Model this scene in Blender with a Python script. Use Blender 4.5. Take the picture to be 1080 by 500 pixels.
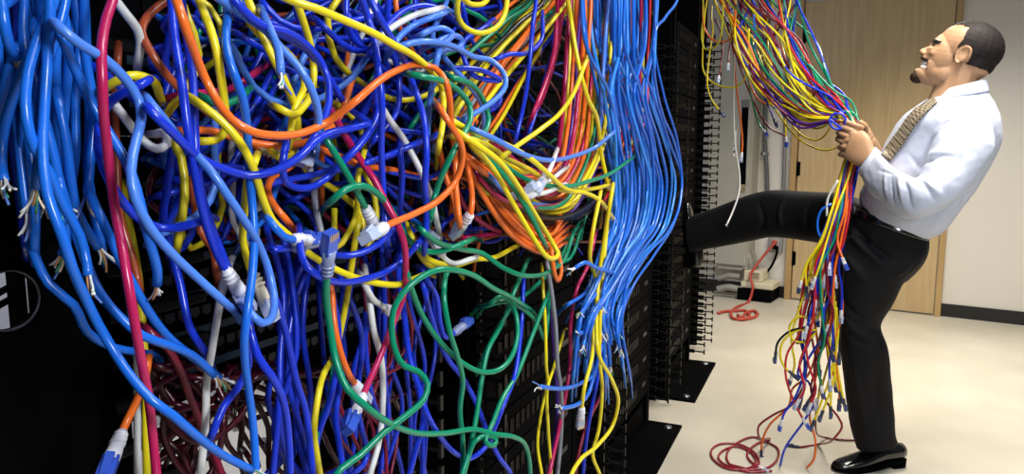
import bpy, bmesh, math, random
import numpy as np
from math import sin, cos, pi, radians, atan2, sqrt
from mathutils import Vector, Matrix, noise
from mathutils.bvhtree import BVHTree

for o in list(bpy.data.objects): bpy.data.objects.remove(o)
scene = bpy.context.scene
COL = scene.collection
R = random.Random(7)

# ------------------------------------------------------------------ camera
FPX, TILT, CAMH = 760.0, radians(7.2), 1.246
cd = bpy.data.cameras.new('camera'); cam = bpy.data.objects.new('camera', cd); COL.objects.link(cam)
cam.location = (0, 0, CAMH); cam.rotation_euler = (pi/2 - TILT, 0, 0)
cd.sensor_width = 36; cd.lens = 36*FPX/1080; cd.clip_start = 0.02; cd.clip_end = 60
scene.camera = cam
# ------------------------------------------------------------------ world, lights, exposure
w = bpy.data.worlds.new('world'); scene.world = w; w.use_nodes = True
w.node_tree.nodes['Background'].inputs[0].default_value = (0.80, 0.86, 1.0, 1)
w.node_tree.nodes['Background'].inputs[1].default_value = 0.06
def area(name, loc, target, sx, sy, power, col, spread=180):
    l = bpy.data.lights.new(name, 'AREA'); l.shape = 'RECTANGLE'; l.size = sx; l.size_y = sy
    l.energy = power; l.color = col; l.spread = radians(spread)
    o = bpy.data.objects.new(name, l); COL.objects.link(o); o.location = loc
    o.rotation_euler = (Vector(target)-Vector(loc)).to_track_quat('-Z', 'Y').to_euler(); return o
WARM = (1.0, 0.94, 0.835); COOL = (0.86, 0.92, 1.0)
area('ceiling_light_aisle_far', (2.2, 3.9, 2.75), (2.2, 3.9, 0), 1.2, 0.6, 43, WARM, 119)
area('ceiling_light_aisle_mid', (1.5, 2.0, 2.75), (1.5, 2.0, 0), 1.2, 0.6, 33, WARM, 128)
area('ceiling_light_aisle_near', (1.2, 0.2, 2.75), (1.0, 0.4, 0), 1.2, 0.6, 31, COOL, 180)
area('photographer_softbox', (1.05, -0.55, 1.75), (-0.05, 0.95, 1.15), 0.32, 0.32, 21, COOL, 180)
area('rear_fill_light', (-1.4, 2.6, 2.75), (-1.4, 2.6, 0), 1.2, 0.6, 60, (0.85, 0.88, 1.0), 180)  # unseen lamp added to brighten floor and wall behind the racks
vs = scene.view_settings
vs.view_transform = 'Standard'; vs.look = 'None'; vs.gamma = 1; vs.use_curve_mapping = False
vs.exposure = 0.45

# ------------------------------------------------------------------ photo geometry helpers
CAM = np.array([0, 0, CAMH])
def ray(px, py):
    x = (px-540)/FPX; y = -(py-250)/FPX
    d = np.array([x, cos(TILT)+y*sin(TILT), -sin(TILT)+y*cos(TILT)]); return d/np.linalg.norm(d)
def fl(px, py, z=0.0):                                  # point on the floor
    d = ray(px, py); return CAM+d*((z-CAMH)/d[2])
RA = radians(23.8)                                       # direction of the rack row
U = np.array([sin(RA), cos(RA), 0]); V = np.array([-cos(RA), sin(RA), 0])
def uvz(u, v, z): return U*u+V*v+np.array([0, 0, z])
def atv(px, py, v):                                      # point on the vertical plane v metres into the rack row
    d = ray(px, py); return CAM+d*(v/(d@V))
F0 = fl(920, 493); MN = np.array([F0[0], F0[1], 0]); MN /= np.linalg.norm(MN); D0 = F0@MN
MR = np.array([MN[1], -MN[0], 0]); UP = np.array([0, 0, 1.0])
def M(px, py, e=0.0):                                    # point on the upright plane the man stands in, e metres behind it
    d = ray(px, py); return CAM+d*((D0+e)/(d@MN))
WA = fl(833, 315); WB = fl(1080, 343)
WD = (WB-WA)/np.linalg.norm(WB-WA); WN = np.array([WD[1], -WD[0], 0])   # wall direction, normal into the room
if WN[1] > 0: WN = -WN
def wl(px, py, off=0.0):                                 # point on the end wall
    d = ray(px, py); return CAM+d*(((WA+WN*off-CAM)@WN)/(d@WN))

# ------------------------------------------------------------------ materials
MATS = {}
def mat(name, col, rough=0.5, metal=0.0, bump=0.0, bscale=60.0, var=0.0, vscale=8.0, spec=0.5, coat=0.0, trans=0.0, col2=None, stretch=None, sub=0.0, detail=4):
    if name in MATS: return MATS[name]
    m = bpy.data.materials.new(name); m.use_nodes = True; nt = m.node_tree; b = nt.nodes['Principled BSDF']
    b.inputs['Base Color'].default_value = (*col, 1); b.inputs['Roughness'].default_value = rough
    b.inputs['Metallic'].default_value = metal; b.inputs['Specular IOR Level'].default_value = spec
    b.inputs['Coat Weight'].default_value = coat; b.inputs['Transmission Weight'].default_value = trans
    if sub: b.inputs['Subsurface Weight'].default_value = sub; b.inputs['Subsurface Radius'].default_value = (0.012, 0.005, 0.003); b.inputs['Subsurface Scale'].default_value = 0.5
    if var or bump:
        tc = nt.nodes.new('ShaderNodeTexCoord'); mp = nt.nodes.new('ShaderNodeMapping'); nt.links.new(tc.outputs['Object'], mp.inputs[0])
        if stretch: mp.inputs['Scale'].default_value = stretch
    if var:
        n = nt.nodes.new('ShaderNodeTexNoise'); n.inputs['Scale'].default_value = vscale; n.inputs['Detail'].default_value = detail
        nt.links.new(mp.outputs[0], n.inputs[0])
        r = nt.nodes.new('ShaderNodeValToRGB'); c2 = col2 or tuple(c*(1-var) for c in col)
        r.color_ramp.elements[0].position = 0.3; r.color_ramp.elements[1].position = 0.7
        r.color_ramp.elements[0].color = (*c2, 1); r.color_ramp.elements[1].color = (*col, 1)
        nt.links.new(n.outputs[0], r.inputs[0]); nt.links.new(r.outputs[0], b.inputs['Base Color'])
    if bump:
        n2 = nt.nodes.new('ShaderNodeTexNoise'); n2.inputs['Scale'].default_value = bscale; n2.inputs['Detail'].default_value = 3
        bp = nt.nodes.new('ShaderNodeBump'); bp.inputs['Strength'].default_value = bump; bp.inputs['Distance'].default_value = 0.002
        nt.links.new(mp.outputs[0], n2.inputs[0]); nt.links.new(n2.outputs[0], bp.inputs['Height']); nt.links.new(bp.outputs[0], b.inputs['Normal'])
    MATS[name] = m; return m
CC = dict(azure=(0.010, 0.14, 0.66), sky=(0.03, 0.26, 0.85), brick=(0.25, 0.012, 0.025), royal=(0.008, 0.036, 0.58), peri=(0.075, 0.22, 0.74), yellow=(0.86, 0.68, 0.012), orange=(0.90, 0.16, 0.016),
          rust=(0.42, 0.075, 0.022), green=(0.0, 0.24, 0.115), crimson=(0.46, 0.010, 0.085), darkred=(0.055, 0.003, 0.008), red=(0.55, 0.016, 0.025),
          white=(0.72, 0.70, 0.66), grey=(0.24, 0.24, 0.27), black=(0.006, 0.006, 0.007), purple=(0.09, 0.025, 0.26), maroon=(0.20, 0.008, 0.03), lime=(0.60, 0.56, 0.02))
for k, c in CC.items(): mat('cable_'+k, c, 0.26, spec=0.5, bump=0.08, bscale=90, var=0.12, vscale=14)
black = mat('rack_black', (0.0018, 0.0018, 0.002), 0.7, spec=0.02, bump=0.1, bscale=300)
blackp = mat('panel_black', (0.002, 0.002, 0.0026), 0.7, spec=0.02)
steel = mat('bolt_steel', (0.55, 0.55, 0.56), 0.3, 0.9)
strip = mat('label_strip', (0.03, 0.07, 0.115), 0.5, var=0.4, vscale=30)
port = mat('port_dark', (0.012, 0.014, 0.02), 0.3)
plugc = mat('plug_clear', (0.62, 0.70, 0.92), 0.12, trans=0.35, spec=0.6)
plugb = mat('plug_blue', (0.05, 0.12, 0.62), 0.15, trans=0.25, spec=0.6)
bootw = mat('boot_white', (0.74, 0.72, 0.76), 0.4)
plugs = mat('plug_slate', (0.05, 0.07, 0.17), 0.2, spec=0.5)
bootb = mat('boot_dark', (0.03, 0.035, 0.06), 0.4)
gold = mat('contact_gold', (0.8, 0.55, 0.2), 0.3, 1.0)

# ------------------------------------------------------------------ mesh helpers
def mesh_np(name, v, f, mats, smooth=True, mi=None):
    me = bpy.data.meshes.new(name); me.from_pydata([tuple(p) for p in v], [], [tuple(q) for q in f])
    for m in (mats if isinstance(mats, (list, tuple)) else [mats]): me.materials.append(m)
    if smooth: me.polygons.foreach_set('use_smooth', np.ones(len(me.polygons), dtype=bool))
    if mi is not None: me.polygons.foreach_set('material_index', np.array(mi, dtype=np.int32))
    me.update(); return me
def link(name, me, parent=None, loc=None, mw=None):
    o = bpy.data.objects.new(name, me); COL.objects.link(o)
    if parent is not None: o.parent = parent
    if loc is not None: o.location = loc
    if mw is not None: o.matrix_world = mw
    return o
def tag(o, label=None, cat=None, group=None, kind=None):
    if label: o['label'] = label
    if cat: o['category'] = cat
    if group: o['group'] = group
    if kind: o['kind'] = kind
    return o
def empty(name, loc, label=None, cat=None, group=None, basis=None):
    o = bpy.data.objects.new(name, None); COL.objects.link(o); o.empty_display_size = 0.05
    m = Matrix.Translation(Vector(loc))
    if basis is not None: m = m @ Matrix([[basis[j][i] for j in range(3)] for i in range(3)]).to_4x4()
    o.matrix_world = m
    return tag(o, label, cat, group)
class MB:
    def __init__(s): s.v = []; s.f = []; s.m = []
    def add(s, v, f, mi=0):
        n = len(s.v); s.v.extend([tuple(p) for p in v]); s.f.extend([tuple(i+n for i in q) for q in f]); s.m.extend([mi]*len(f)); return s
    def box(s, lo, hi, mi=0, bev=0.0):
        if bev > 0: return s.bbox(lo, hi, bev, mi)
        x0, y0, z0 = lo; x1, y1, z1 = hi
        v = [(x0,y0,z0),(x1,y0,z0),(x1,y1,z0),(x0,y1,z0),(x0,y0,z1),(x1,y0,z1),(x1,y1,z1),(x0,y1,z1)]
        return s.add(v, [(0,3,2,1),(4,5,6,7),(0,1,5,4),(1,2,6,5),(2,3,7,6),(3,0,4,7)], mi)
    def bbox(s, lo, hi, b, mi=0):
        bm = bmesh.new(); bmesh.ops.create_cube(bm, size=1)
        for q in bm.verts: q.co = Vector([lo[i]+(q.co[i]+.5)*(hi[i]-lo[i]) for i in range(3)])
        bmesh.ops.bevel(bm, geom=bm.edges[:], offset=b, segments=2, affect='EDGES', profile=0.6)
        bm.verts.index_update(); s.add([q.co[:] for q in bm.verts], [[q.index for q in f.verts] for f in bm.faces], mi); bm.free(); return s
    def cyl(s, a, b, r, r2=None, n=14, mi=0):
        a = np.array(a, float); b = np.array(b, float); v, f = tube([a, b], [r, r if r2 is None else r2], n); return s.add(v, f, mi)
    def mesh(s, name, mats, smooth=False): return mesh_np(name, s.v, s.f, mats, smooth, s.m)
    def obj(s, name, mats, parent=None, smooth=False, **k): return link(name, s.mesh(name, mats, smooth), parent, **k)
def tube(P, rad, n=8, cap=True):
    P = np.array(P, float); N = len(P); rad = np.full(N, rad) if np.isscalar(rad) else np.array(rad)
    T = np.gradient(P, axis=0); T /= (np.linalg.norm(T, axis=1)[:, None]+1e-12)
    x = np.cross(T[0], (0, 0, 1) if abs(T[0][2]) < .9 else (1, 0, 0)); x /= np.linalg.norm(x)
    X = [x]
    for i in range(1, N):
        x = x-T[i]*(x@T[i]); x /= np.linalg.norm(x)+1e-12; X.append(x)
    X = np.array(X); Y = np.cross(T, X); a = np.arange(n)*2*pi/n
    v = P[:, None, :]+rad[:, None, None]*(np.cos(a)[None, :, None]*X[:, None, :]+np.sin(a)[None, :, None]*Y[:, None, :])
    v = v.reshape(-1, 3); f = []
    for i in range(N-1):
        for j in range(n):
            k = (j+1) % n; f.append((i*n+j, i*n+k, (i+1)*n+k, (i+1)*n+j))
    if cap: f.append(tuple(range(n-1, -1, -1))); f.append(tuple(range((N-1)*n, N*n)))
    return v, f
def spline(P, step=0.008, nmax=400):
    P = np.array(P, float)
    if len(P) == 2:
        n = max(2, int(np.linalg.norm(P[1]-P[0])/step)); return P[0]+(P[1]-P[0])*np.linspace(0, 1, n)[:, None]
    Q = np.vstack([2*P[0]-P[1], P, 2*P[-1]-P[-2]]); out = []
    L = np.linalg.norm(np.diff(P, axis=0), axis=1).sum(); step = max(step, L/nmax)
    for i in range(1, len(Q)-2):
        p0, p1, p2, p3 = Q[i-1:i+3]; t0 = 0; al = .5
        t1 = t0+np.linalg.norm(p1-p0)**al+1e-6; t2 = t1+np.linalg.norm(p2-p1)**al+1e-6; t3 = t2+np.linalg.norm(p3-p2)**al+1e-6
        n = max(2, int(np.linalg.norm(p2-p1)/step)); t = np.linspace(t1, t2, n, endpoint=False)[:, None]
        A1 = (t1-t)/(t1-t0)*p0+(t-t0)/(t1-t0)*p1; A2 = (t2-t)/(t2-t1)*p1+(t-t1)/(t2-t1)*p2; A3 = (t3-t)/(t3-t2)*p2+(t-t2)/(t3-t2)*p3
        B1 = (t2-t)/(t2-t0)*A1+(t-t0)/(t2-t0)*A2; B2 = (t3-t)/(t3-t1)*A2+(t-t1)/(t3-t1)*A3
        out.append((t2-t)/(t2-t1)*B1+(t-t1)/(t2-t1)*B2)
    out.append(P[-1:]); return np.vstack(out)

# ------------------------------------------------------------------ the room
floor_m = mat('floor_vinyl', (0.575, 0.53, 0.435), 0.30, var=0.12, vscale=2.2, spec=0.4, bump=0.05, bscale=40, col2=(0.455, 0.415, 0.335), detail=12)
wall_m = mat('wall_paint', (0.70, 0.665, 0.60), 0.7, var=0.05, vscale=1.5, bump=0.06, bscale=180)
base_m = mat('baseboard_rubber', (0.009, 0.009, 0.009), 0.45)
def wood(name, c1, c2):
    m = mat(name, c1, 0.42, var=0.3, vscale=5.0, col2=c2, stretch=(9, 9, 0.55), bump=0.05, bscale=20, detail=8); return m
door_m = wood('door_wood', (0.55, 0.405, 0.215), (0.45, 0.315, 0.155)); frame_m = wood('door_frame_wood', (0.47, 0.31, 0.13), (0.38, 0.235, 0.09))
b = MB(); b.box((-6, -3, -0.1), (7, 9, 0)); tag(b.obj('floor', floor_m), 'pale beige speckled vinyl floor of the server room', 'floor', kind='structure')
def quadbox(p, q, z0, z1, t, m, name, nrm, parent=None):        # upright slab from p to q on the floor plan
    p = np.array(p, float); q = np.array(q, float); v = []
    for z in (z0, z1):
        for a in (p, q, q-nrm*t, p-nrm*t): v.append((a[0], a[1], z))
    return link(name, mesh_np(name, v, [(0,1,2,3),(4,7,6,5),(0,4,5,1),(1,5,6,2),(2,6,7,3),(3,7,4,0)], m, False), parent)
WE = WA-WD*4.2; WF = WB+WD*2.0
tag(quadbox(WE, WF, 0, 2.9, 0.12, wall_m, 'wall_back', WN), 'cream painted end wall behind the man', 'wall', kind='structure')
bl = uvz(-2.5, 2.7, 0); br = uvz(6.2, 2.7, 0)
tag(quadbox(bl, br, 0, 2.9, 0.12, mat('wall_rear_paint', (0.62, 0.63, 0.68), 0.7, var=0.05, vscale=2), 'wall_left', -V), 'white wall behind the row of racks', 'wall', kind='structure')
# door in the end wall
dl = wl(833, 315, 0.0); dl[2] = 0
def wt(px, py): return (wl(px, py)-WA)@WD
t_l, t_r, t_f = wt(838, 250), wt(985, 332), wt(992, 332)
dr = empty('door_1', WA+WD*t_l, 'pale wooden door with black hinges behind the man', 'door', basis=(WD, -WN, UP)); dr['kind'] = 'structure'
Wd = t_r-t_l
b = MB(); b.box((0.004, -0.028, 0.012), (Wd-0.004, -0.002, 2.35), bev=0.003); b.obj('door_leaf', door_m, dr)
b = MB(); b.box((Wd+0.004, -0.05, 0), (Wd+(t_f-t_r), 0, 2.4), bev=0.003); b.obj('door_jamb', frame_m, dr)
b = MB(); b.box((-0.05, -0.05, 0), (-0.004, 0, 2.4), bev=0.003); b.obj('door_jamb', frame_m, dr)
b = MB(); b.box((-0.05, -0.05, 2.4), (Wd+(t_f-t_r), 0, 2.45), bev=0.003); b.obj('door_head', frame_m, dr)
for zz in (0.30, 0.95, 1.9):
    zc = {0.30: wl(838, 272)[2], 0.95: wl(841, 178)[2], 1.9: 2.1}[zz]
    b = MB(); b.cyl((0, -0.034, zc-0.06), (0, -0.034, zc+0.06), 0.009, n=10); b.box((0.002, -0.031, zc-0.055), (0.024, -0.026, zc+0.055)); b.obj('hinge', blackp, dr)
# baseboards
tag(quadbox(WA+WD*(t_f+.002)+WN*0.012, WF+WN*0.012, 0, 0.095, 0.0118, base_m, 'baseboard_right', WN), 'black rubber baseboard right of the door', 'baseboard', kind='structure')
tag(quadbox(WE+WN*0.012, WA+WD*(t_l-.052)+WN*0.012, 0, 0.095, 0.0118, base_m, 'baseboard_back', WN), 'black rubber baseboard left of the door', 'baseboard', kind='structure')

# ------------------------------------------------------------------ rack row
ZT = 2.15
RB = (U, V, UP)
def finger_mesh():
    b = MB()
    # prong reaching out to the aisle, with a slight rise, then a T tip
    b.box((-0.004, 0, -0.0035), (0.004, 0.088, 0.0035)); b.box((-0.005, -0.004, -0.014), (0.005, 0.003, 0.014))
    b.box((-0.004, 0.055, -0.010), (0.004, 0.088, 0.010))
    return b.mesh('finger', mat('finger_black', (.003, .003, .0035), .4, spec=.3))
FM = finger_mesh()
boltm = MB().cyl((0, 0, 0), (0, 0, 0.006), 0.016, 0.013, 12).mesh('bolt', steel)
def manager(u0, u1, label, z0=0.08, z1=1.75, back=0.98, hole=False):
    e = empty('vertical_cable_manager', uvz(u0, 0.62, 0), label, 'cable manager', 'finger duct cable managers between the racks', RB)
    wd = u1-u0
    b = MB(); b.box((0, back-0.63, 0.02), (wd, back-0.62, ZT)); b.obj('back_panel', black, e)
    for x in (0.0, wd-0.012):
        b = MB(); b.box((x, 0.088, 0.02), (x+0.012, back-0.63, ZT)); b.obj('side_panel', black, e)
        n = int((z1-z0)/0.0445)
        for i in range(n): link('finger', FM, e, (x+0.006, 0, z0+i*0.0445))
    return e
manager(4.16, 4.45, 'black finger duct at the far end of the rack row by the beige cabinet', 0.06, 1.9)
manager(3.14, 3.43, 'black finger duct between the two base plates near the raised leg', 0.11, 1.75)
manager(2.12, 2.40, 'black finger duct beside the hank of azure cables', 0.08, 1.6)
manager(1.08, 1.37, 'black finger duct behind the green cable loops', 0.3, 1.5)
# nearest manager has a solid black cover with a round pass-through hole
e = empty('vertical_cable_manager', uvz(-0.10, 0.62, 0), 'black duct cover with a round hole at the left edge of the picture', 'cable manager', 'finger duct cable managers between the racks', RB)
hc = atv(9, 317, 0.62); hu = hc@U+0.10; hz = hc[2]; hr = 0.0245
def holed(w0, w1, z0, z1, cx, cz, r, y0, y1, n=40):
    b = MB(); vs_ = []
    for y in (y0, y1):
        for i in range(n):
            a = 2*pi*i/n; vs_.append((cx+r*cos(a), y, cz+r*sin(a)))
        for i in range(n):
            a = 2*pi*i/n; c, s = cos(a), sin(a); t = min(((w1-cx) if c > 0 else (cx-w0))/max(abs(c), 1e-9), ((z1-cz) if s > 0 else (cz-z0))/max(abs(s), 1e-9))
            vs_.append((cx+t*c, y, cz+t*s))
    f = []
    for i in range(n):
        j = (i+1) % n
        f += [(i, n+i, n+j, j), (2*n+i, 2*n+j, 3*n+j, 3*n+i), (i, j, 2*n+j, 2*n+i), (n+i, 3*n+i, 3*n+j, n+j)]
    return b.add(vs_, f)
holed(-0.35, 0.555, 0.02, ZT, hu, hz, hr, 0, 0.006).obj('cover_plate', black, e)
b = MB(); v_, f_ = tube([(hu+(hr+.0005)*cos(a), -0.001, hz+(hr+.0005)*sin(a)) for a in np.linspace(0, 2*pi, 41)], 0.0009, 6); b.add(v_, f_)
b.obj('hole_rim', mat('rim_lit_edge', (0.10, 0.10, 0.12), 0.3, 0.6), e, True)  # paler ring: light on the cover's cut edge, put into the colour
bigf = MB(); bigf.bbox((0, -0.006, -0.006), (0.115, 0.006, 0.006), 0.002)
bigm = bigf.mesh('finger', MATS['finger_black'])
for i in range(14): link('finger', bigm, e, (0.555, 0.0, 0.55+i*0.0445))
# rack behind the hole: a post and two slanting braces of the next row
e = empty('wall_frame', uvz(0.55, 2.4, 0), 'black frame with slanting bars seen through the round hole', 'frame', basis=RB)
hp = atv(17, 315, 2.4); b = MB(); b.box((hp@U-0.55-0.015, -0.02, 0), (hp@U-0.55+0.022, 0.02, 2.2)); b.obj('post', black, e)
for dz in (0, 0.07):
    p = atv(-15, 318+dz*190, 2.42); q = atv(14, 302+dz*190, 2.42); b = MB()
    b.cyl((p@U-.55, .03, p[2]), (q@U-.55, .03, q[2]), 0.012, n=8); b.obj('brace', black, e)

def rack(u0, u1, label):
    e = empty('equipment_rack', uvz(u0, 0.55, 0), label, 'rack', 'open black equipment racks in a row', RB); wd = u1-u0
    b = MB(); b.box((0, 0, 0), (wd, 0.62, 0.012), bev=0.002); pl = b.obj('base_plate', black, e)
    for (x, y) in ((0.05, 0.05), (wd-0.05, 0.05)): link('anchor_bolt', boltm, pl, (x, y, 0.012))
    b = MB(); b.add([(0.02, 0.16, .012), (wd-.02, 0.16, .012), (wd-.02, 0.17, .012), (.02, .17, .012), (0.02, 0.166, .11), (wd-.02, .166, .11), (wd-.02, .17, .11), (.02, .17, .11)],
                    [(0,3,2,1),(4,5,6,7),(0,1,5,4),(1,2,6,5),(2,3,7,6),(3,0,4,7)]); b.obj('base_angle', black, e)
    for x in (0.0, wd-0.045):
        b = MB(); b.box((x, 0.15, 0.012), (x+0.045, 0.156, ZT)); b.box((x, 0.156, 0.012), (x+0.005, 0.24, ZT)); b.box((x+.04, 0.156, 0.012), (x+0.045, 0.24, ZT))
        po = b.obj('post', black, e)
    b = MB(); b.box((0, 0.15, ZT-0.05), (wd, 0.24, ZT)); b.obj('top_bar', black, e)
    return e
rack(3.46, 4.15, 'open black rack farthest along the row, its base plate clear on the floor')
rack(2.42, 3.125, 'open black rack whose base plate meets the bottom edge of the picture')
rack(1.39, 2.105, 'open black rack behind the hank of yellow and orange cables')
rack(0.49, 1.07, 'nearest open black rack, buried behind the tangle of blue cables')
# equipment in the racks
def screws(b, wd):
    for x in (0.012, wd-0.012): b.cyl((x, -0.001, 0.022), (x, -0.004, 0.022), 0.004, n=8, mi=1)
portm = MB().box((-0.0065, -0.0035, -0.005), (0.0065, 0.0, 0.005)).box((-0.003, -0.0036, -0.0075), (0.003, 0, -0.005)).mesh('port', port)
stripm = None
def panel(u0, wd, z, label, nports, group, depth=0.06):
    e = empty('patch_bay', uvz(u0, 0.69, z), label, 'patch panel', group, RB)
    b = MB(); b.box((0, 0, 0.0), (wd, 0.004, 0.0443)); b.box((0.02, 0.004, 0.003), (wd-0.02, depth, 0.041)); screws(b, wd); b.obj('body', [blackp, steel], e)
    b = MB(); b.box((0.03, -0.0015, 0.031), (wd-0.03, 0, 0.0405)); b.obj('label_strip', strip, e)
    for i in range(nports): link('port', portm, e, (0.045+i*(wd-.09)/max(1, nports-1), 0, 0.016))
    return e
ORD = 'first second third fourth fifth sixth seventh eighth ninth tenth eleventh twelfth thirteenth fourteenth fifteenth'.split()
for i in range(9):
    z = 0.945+i*0.0445
    panel(0.52, 0.50, z, ORD[8-i]+' patch panel from the top in the nearest rack, slate label strip', 24, 'patch panels in the nearest rack')
def gear(u0, wd, z, h, label, group, leds=6, depth=0.35, v=0.70):
    e = empty('network_switch', uvz(u0, v, z), label, 'network switch', group, RB)
    b = MB(); b.box((0, 0, 0.001), (wd, depth, h-0.001), bev=0.002); b.obj('body', blackp, e)
    b = MB()
    for i in range(leds): b.box((0.06+i*0.035, -0.003, h*0.35), (0.06+i*0.035+0.022, 0.001, h*0.7))
    b.obj('port_row', mat('switch_ports', (0.0025, 0.0025, 0.003), 0.4, spec=.05), e)
    b = MB(); b.box((wd-0.10, -0.0015, h*0.45), (wd-0.045, 0.001, h*0.6)); b.obj('name_strip', mat('strip_grey', (0.014, 0.014, 0.016), 0.4), e)
for u0, wd, nm in ((1.44, 0.61, 'behind the yellow and orange hank'), (2.48, 0.60, 'behind the azure cables'), (3.52, 0.58, 'in the farthest rack beside the raised leg')):
    z = 0.16
    for i in range(15):
        gear(u0, wd, z, 0.108, 'black rack-mounted switch, '+('first second third fourth fifth sixth seventh eighth ninth tenth eleventh twelfth thirteenth fourteenth fifteenth'.split()[i])+' from the floor, '+nm, 'rack-mounted switches '+nm, 10); z += 0.112
for i in range(4):
    gear(0.52, 0.50, 1.36+i*0.1, 0.095, 'black rack-mounted switch, '+ORD[3-i]+' from the top, above the patch panels', 'rack-mounted switches above the patch panels', 10, 0.3)

# ------------------------------------------------------------------ things by the end wall
beige = mat('cabinet_paint', (0.40, 0.385, 0.32), 0.5, var=0.12, vscale=3)
WBAS = (WD, -WN, UP)
def wloc(px, py, off=0.0):
    p = wl(px, py, off); return (p-WA)@WD, p[2]
t0, _ = wloc(744, 200, .22); t1, _ = wloc(791, 200, .22); zb = wl(770, 283, .22)[2]
e = empty('electrical_cabinet', WA+WD*t0+WN*0.0, 'beige metal wall cabinet beyond the end of the racks', 'cabinet', basis=WBAS); wd = t1-t0
b = MB(); b.box((0, -0.20, zb), (wd, 0, 2.6), bev=0.004); b.obj('body', beige, e)
b = MB(); b.box((0.012, -0.215, zb+0.03), (wd-0.012, -0.20, 2.57), bev=0.003); d_ = b.obj('door', beige, e)
sx0 = wloc(781, 150, .22)[0]-t0; sx1 = wloc(788, 150, .22)[0]-t0; z0 = wl(783, 201, .22)[2]; z1 = wl(786, 112, .22)[2]
b = MB(); b.box((sx0, -0.222, z0), (sx1, -0.215, z1), bev=0.003); b.obj('handle_recess', blackp, d_)
b = MB(); b.box((sx0-.004, -0.224, z1-.01), (sx1+.006, -0.215, z1+.05), bev=0.004); b.obj('handle_cap', mat('cap_grey', (.15, .15, .14), .5), d_)
b = MB(); b.box((sx0, -0.226, z0-.01), (sx1, -0.215, z0+.05), bev=0.002); b.obj('latch', mat('latch_brass', (.35, .29, .16), .4, .6), d_)
sx = wloc(775, 150, .22)[0]-t0; z0 = wl(775, 165, .22)[2]; z1 = wl(775, 138, .22)[2]
b = MB(); b.box((sx-.012, -0.217, z0), (sx+.012, -0.215, z1)); b.obj('sticker', mat('sticker_white', (.75, .74, .7), .6), d_)
for k in range(3):
    b = MB(); b.box((sx-.009, -0.218, z0+.03+k*.05), (sx+.006, -0.2165, z0+.045+k*.05)); b.obj('print_line', blackp, d_)
# conduits
def conduit(px, pts, r, m, label, clamps=()):
    P = [wl(x, y, r+0.012) for x, y in pts]; P[0][2] = 2.8
    o = link('conduit', mesh_np('conduit', *tube(spline(P, .05), r, 10), m)); tag(o, label, 'conduit', 'conduits on the end wall')
    for (x, y) in clamps:
        p = wl(x, y, 0); c = MB(); c.box((-0.035, -0.006, -.012), (0.035, 0, .012)); c.cyl((0, -(r+.012), -.012), (0, -(r+.012), .012), r+.003, n=10)
        k = c.obj('clamp', mat('clamp_steel', (.45, .44, .42), .35, .8), o, True)
        k.matrix_world = Matrix.Translation(p) @ Matrix([[WD[i], -WN[i], UP[i]] for i in range(3)]).to_4x4()
greyc = mat('conduit_grey', (.13, .135, .14), .45, .3); greyl = mat('conduit_steel', (.30, .30, .30), .4, .6)
conduit(808, [(811, 0), (809, 60), (807, 150), (809, 185), (809, 215), (809, 232)], .017, greyc, 'dark grey bent conduit on the white wall left of the door', [(807, 162)])
conduit(828, [(831, 0), (829, 100), (827, 180), (826, 220)], .014, greyl, 'straight steel conduit closest to the door frame', [(827, 60)])
conduit(794, [(797, 0), (795, 90), (794, 200), (793, 250)], .016, blackp, 'black conduit running up beside the beige cabinet')
# outlet box
p = wl(819, 257, 0); e = empty('outlet_box', p, 'grey power outlet box on the wall with red and black cords', 'outlet', basis=WBAS)
b = MB(); b.box((-.055, -.05, -.065), (.055, 0, .065), bev=.008); b.obj('box', mat('outlet_grey', (.32, .32, .31), .4, .3), e)
b = MB(); b.box((-.03, -.056, -.045), (.03, -.05, .045), bev=.003); b.obj('face_plate', mat('outlet_face', (.42, .40, .37), .5), e)
b = MB(); b.box((-.018, -.085, .0), (.018, -.056, .035), bev=.005); b.obj('plug', mat('cord_red', (.42, .05, .03), .45), e)
b = MB(); b.box((-.010, -.085, -.038), (.022, -.056, -.006), bev=.005); b.obj('plug', blackp, e)
cord_r = MATS['cord_red']
def rope(name, P, r, m, label, cat='cord', group=None, step=.02):
    c = np.array(P).mean(0); v, f = tube(spline(np.array(P)-c, step), r, 8); return tag(link(name, mesh_np(name, v, f, m), None, c), label, cat, group)
def ff(px, py, z=.012): p = fl(px, py, 0); return np.array([p[0], p[1], z])
o = rope('extension_cord', [wl(819, 255, .085), wl(812, 262, .11), wl(803, 273, .14), wl(795, 284, .2), wl(791, 292, .28), wl(794, 302, .3), ff(790, 319), ff(778, 325), ff(771, 331), ff(775, 338), ff(786, 338.5), ff(790, 333), ff(784, 329), ff(776, 329.5), ff(765, 330), ff(757, 332)], .011, cord_r,
     'red power cord running from the wall outlet and coiling on the floor', 'cord')
rope('extension_cord', [wl(820, 260, .085), wl(819, 268, .10), wl(814, 280, .07), wl(806, 291, .06)], .010, blackp, 'black power cord hanging from the wall outlet to the beige box', 'cord')
o = rope('extension_cord', [ff(778, 334), ff(785, 338), ff(793, 337), ff(799, 333), ff(795, 329.5), ff(788, 331), ff(783, 336), ff(778, 338)], .011, cord_r, 'red cord loop with a black plug lying on the floor by the wall', 'cord')
b = MB(); b.box((-.02, -.05, 0), (.02, .03, .035), bev=.008); k = b.obj('plug', blackp, o); k.matrix_world = Matrix.Translation(ff(803, 333, 0)) @ Matrix.Rotation(1.2, 4, 'Z')
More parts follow.
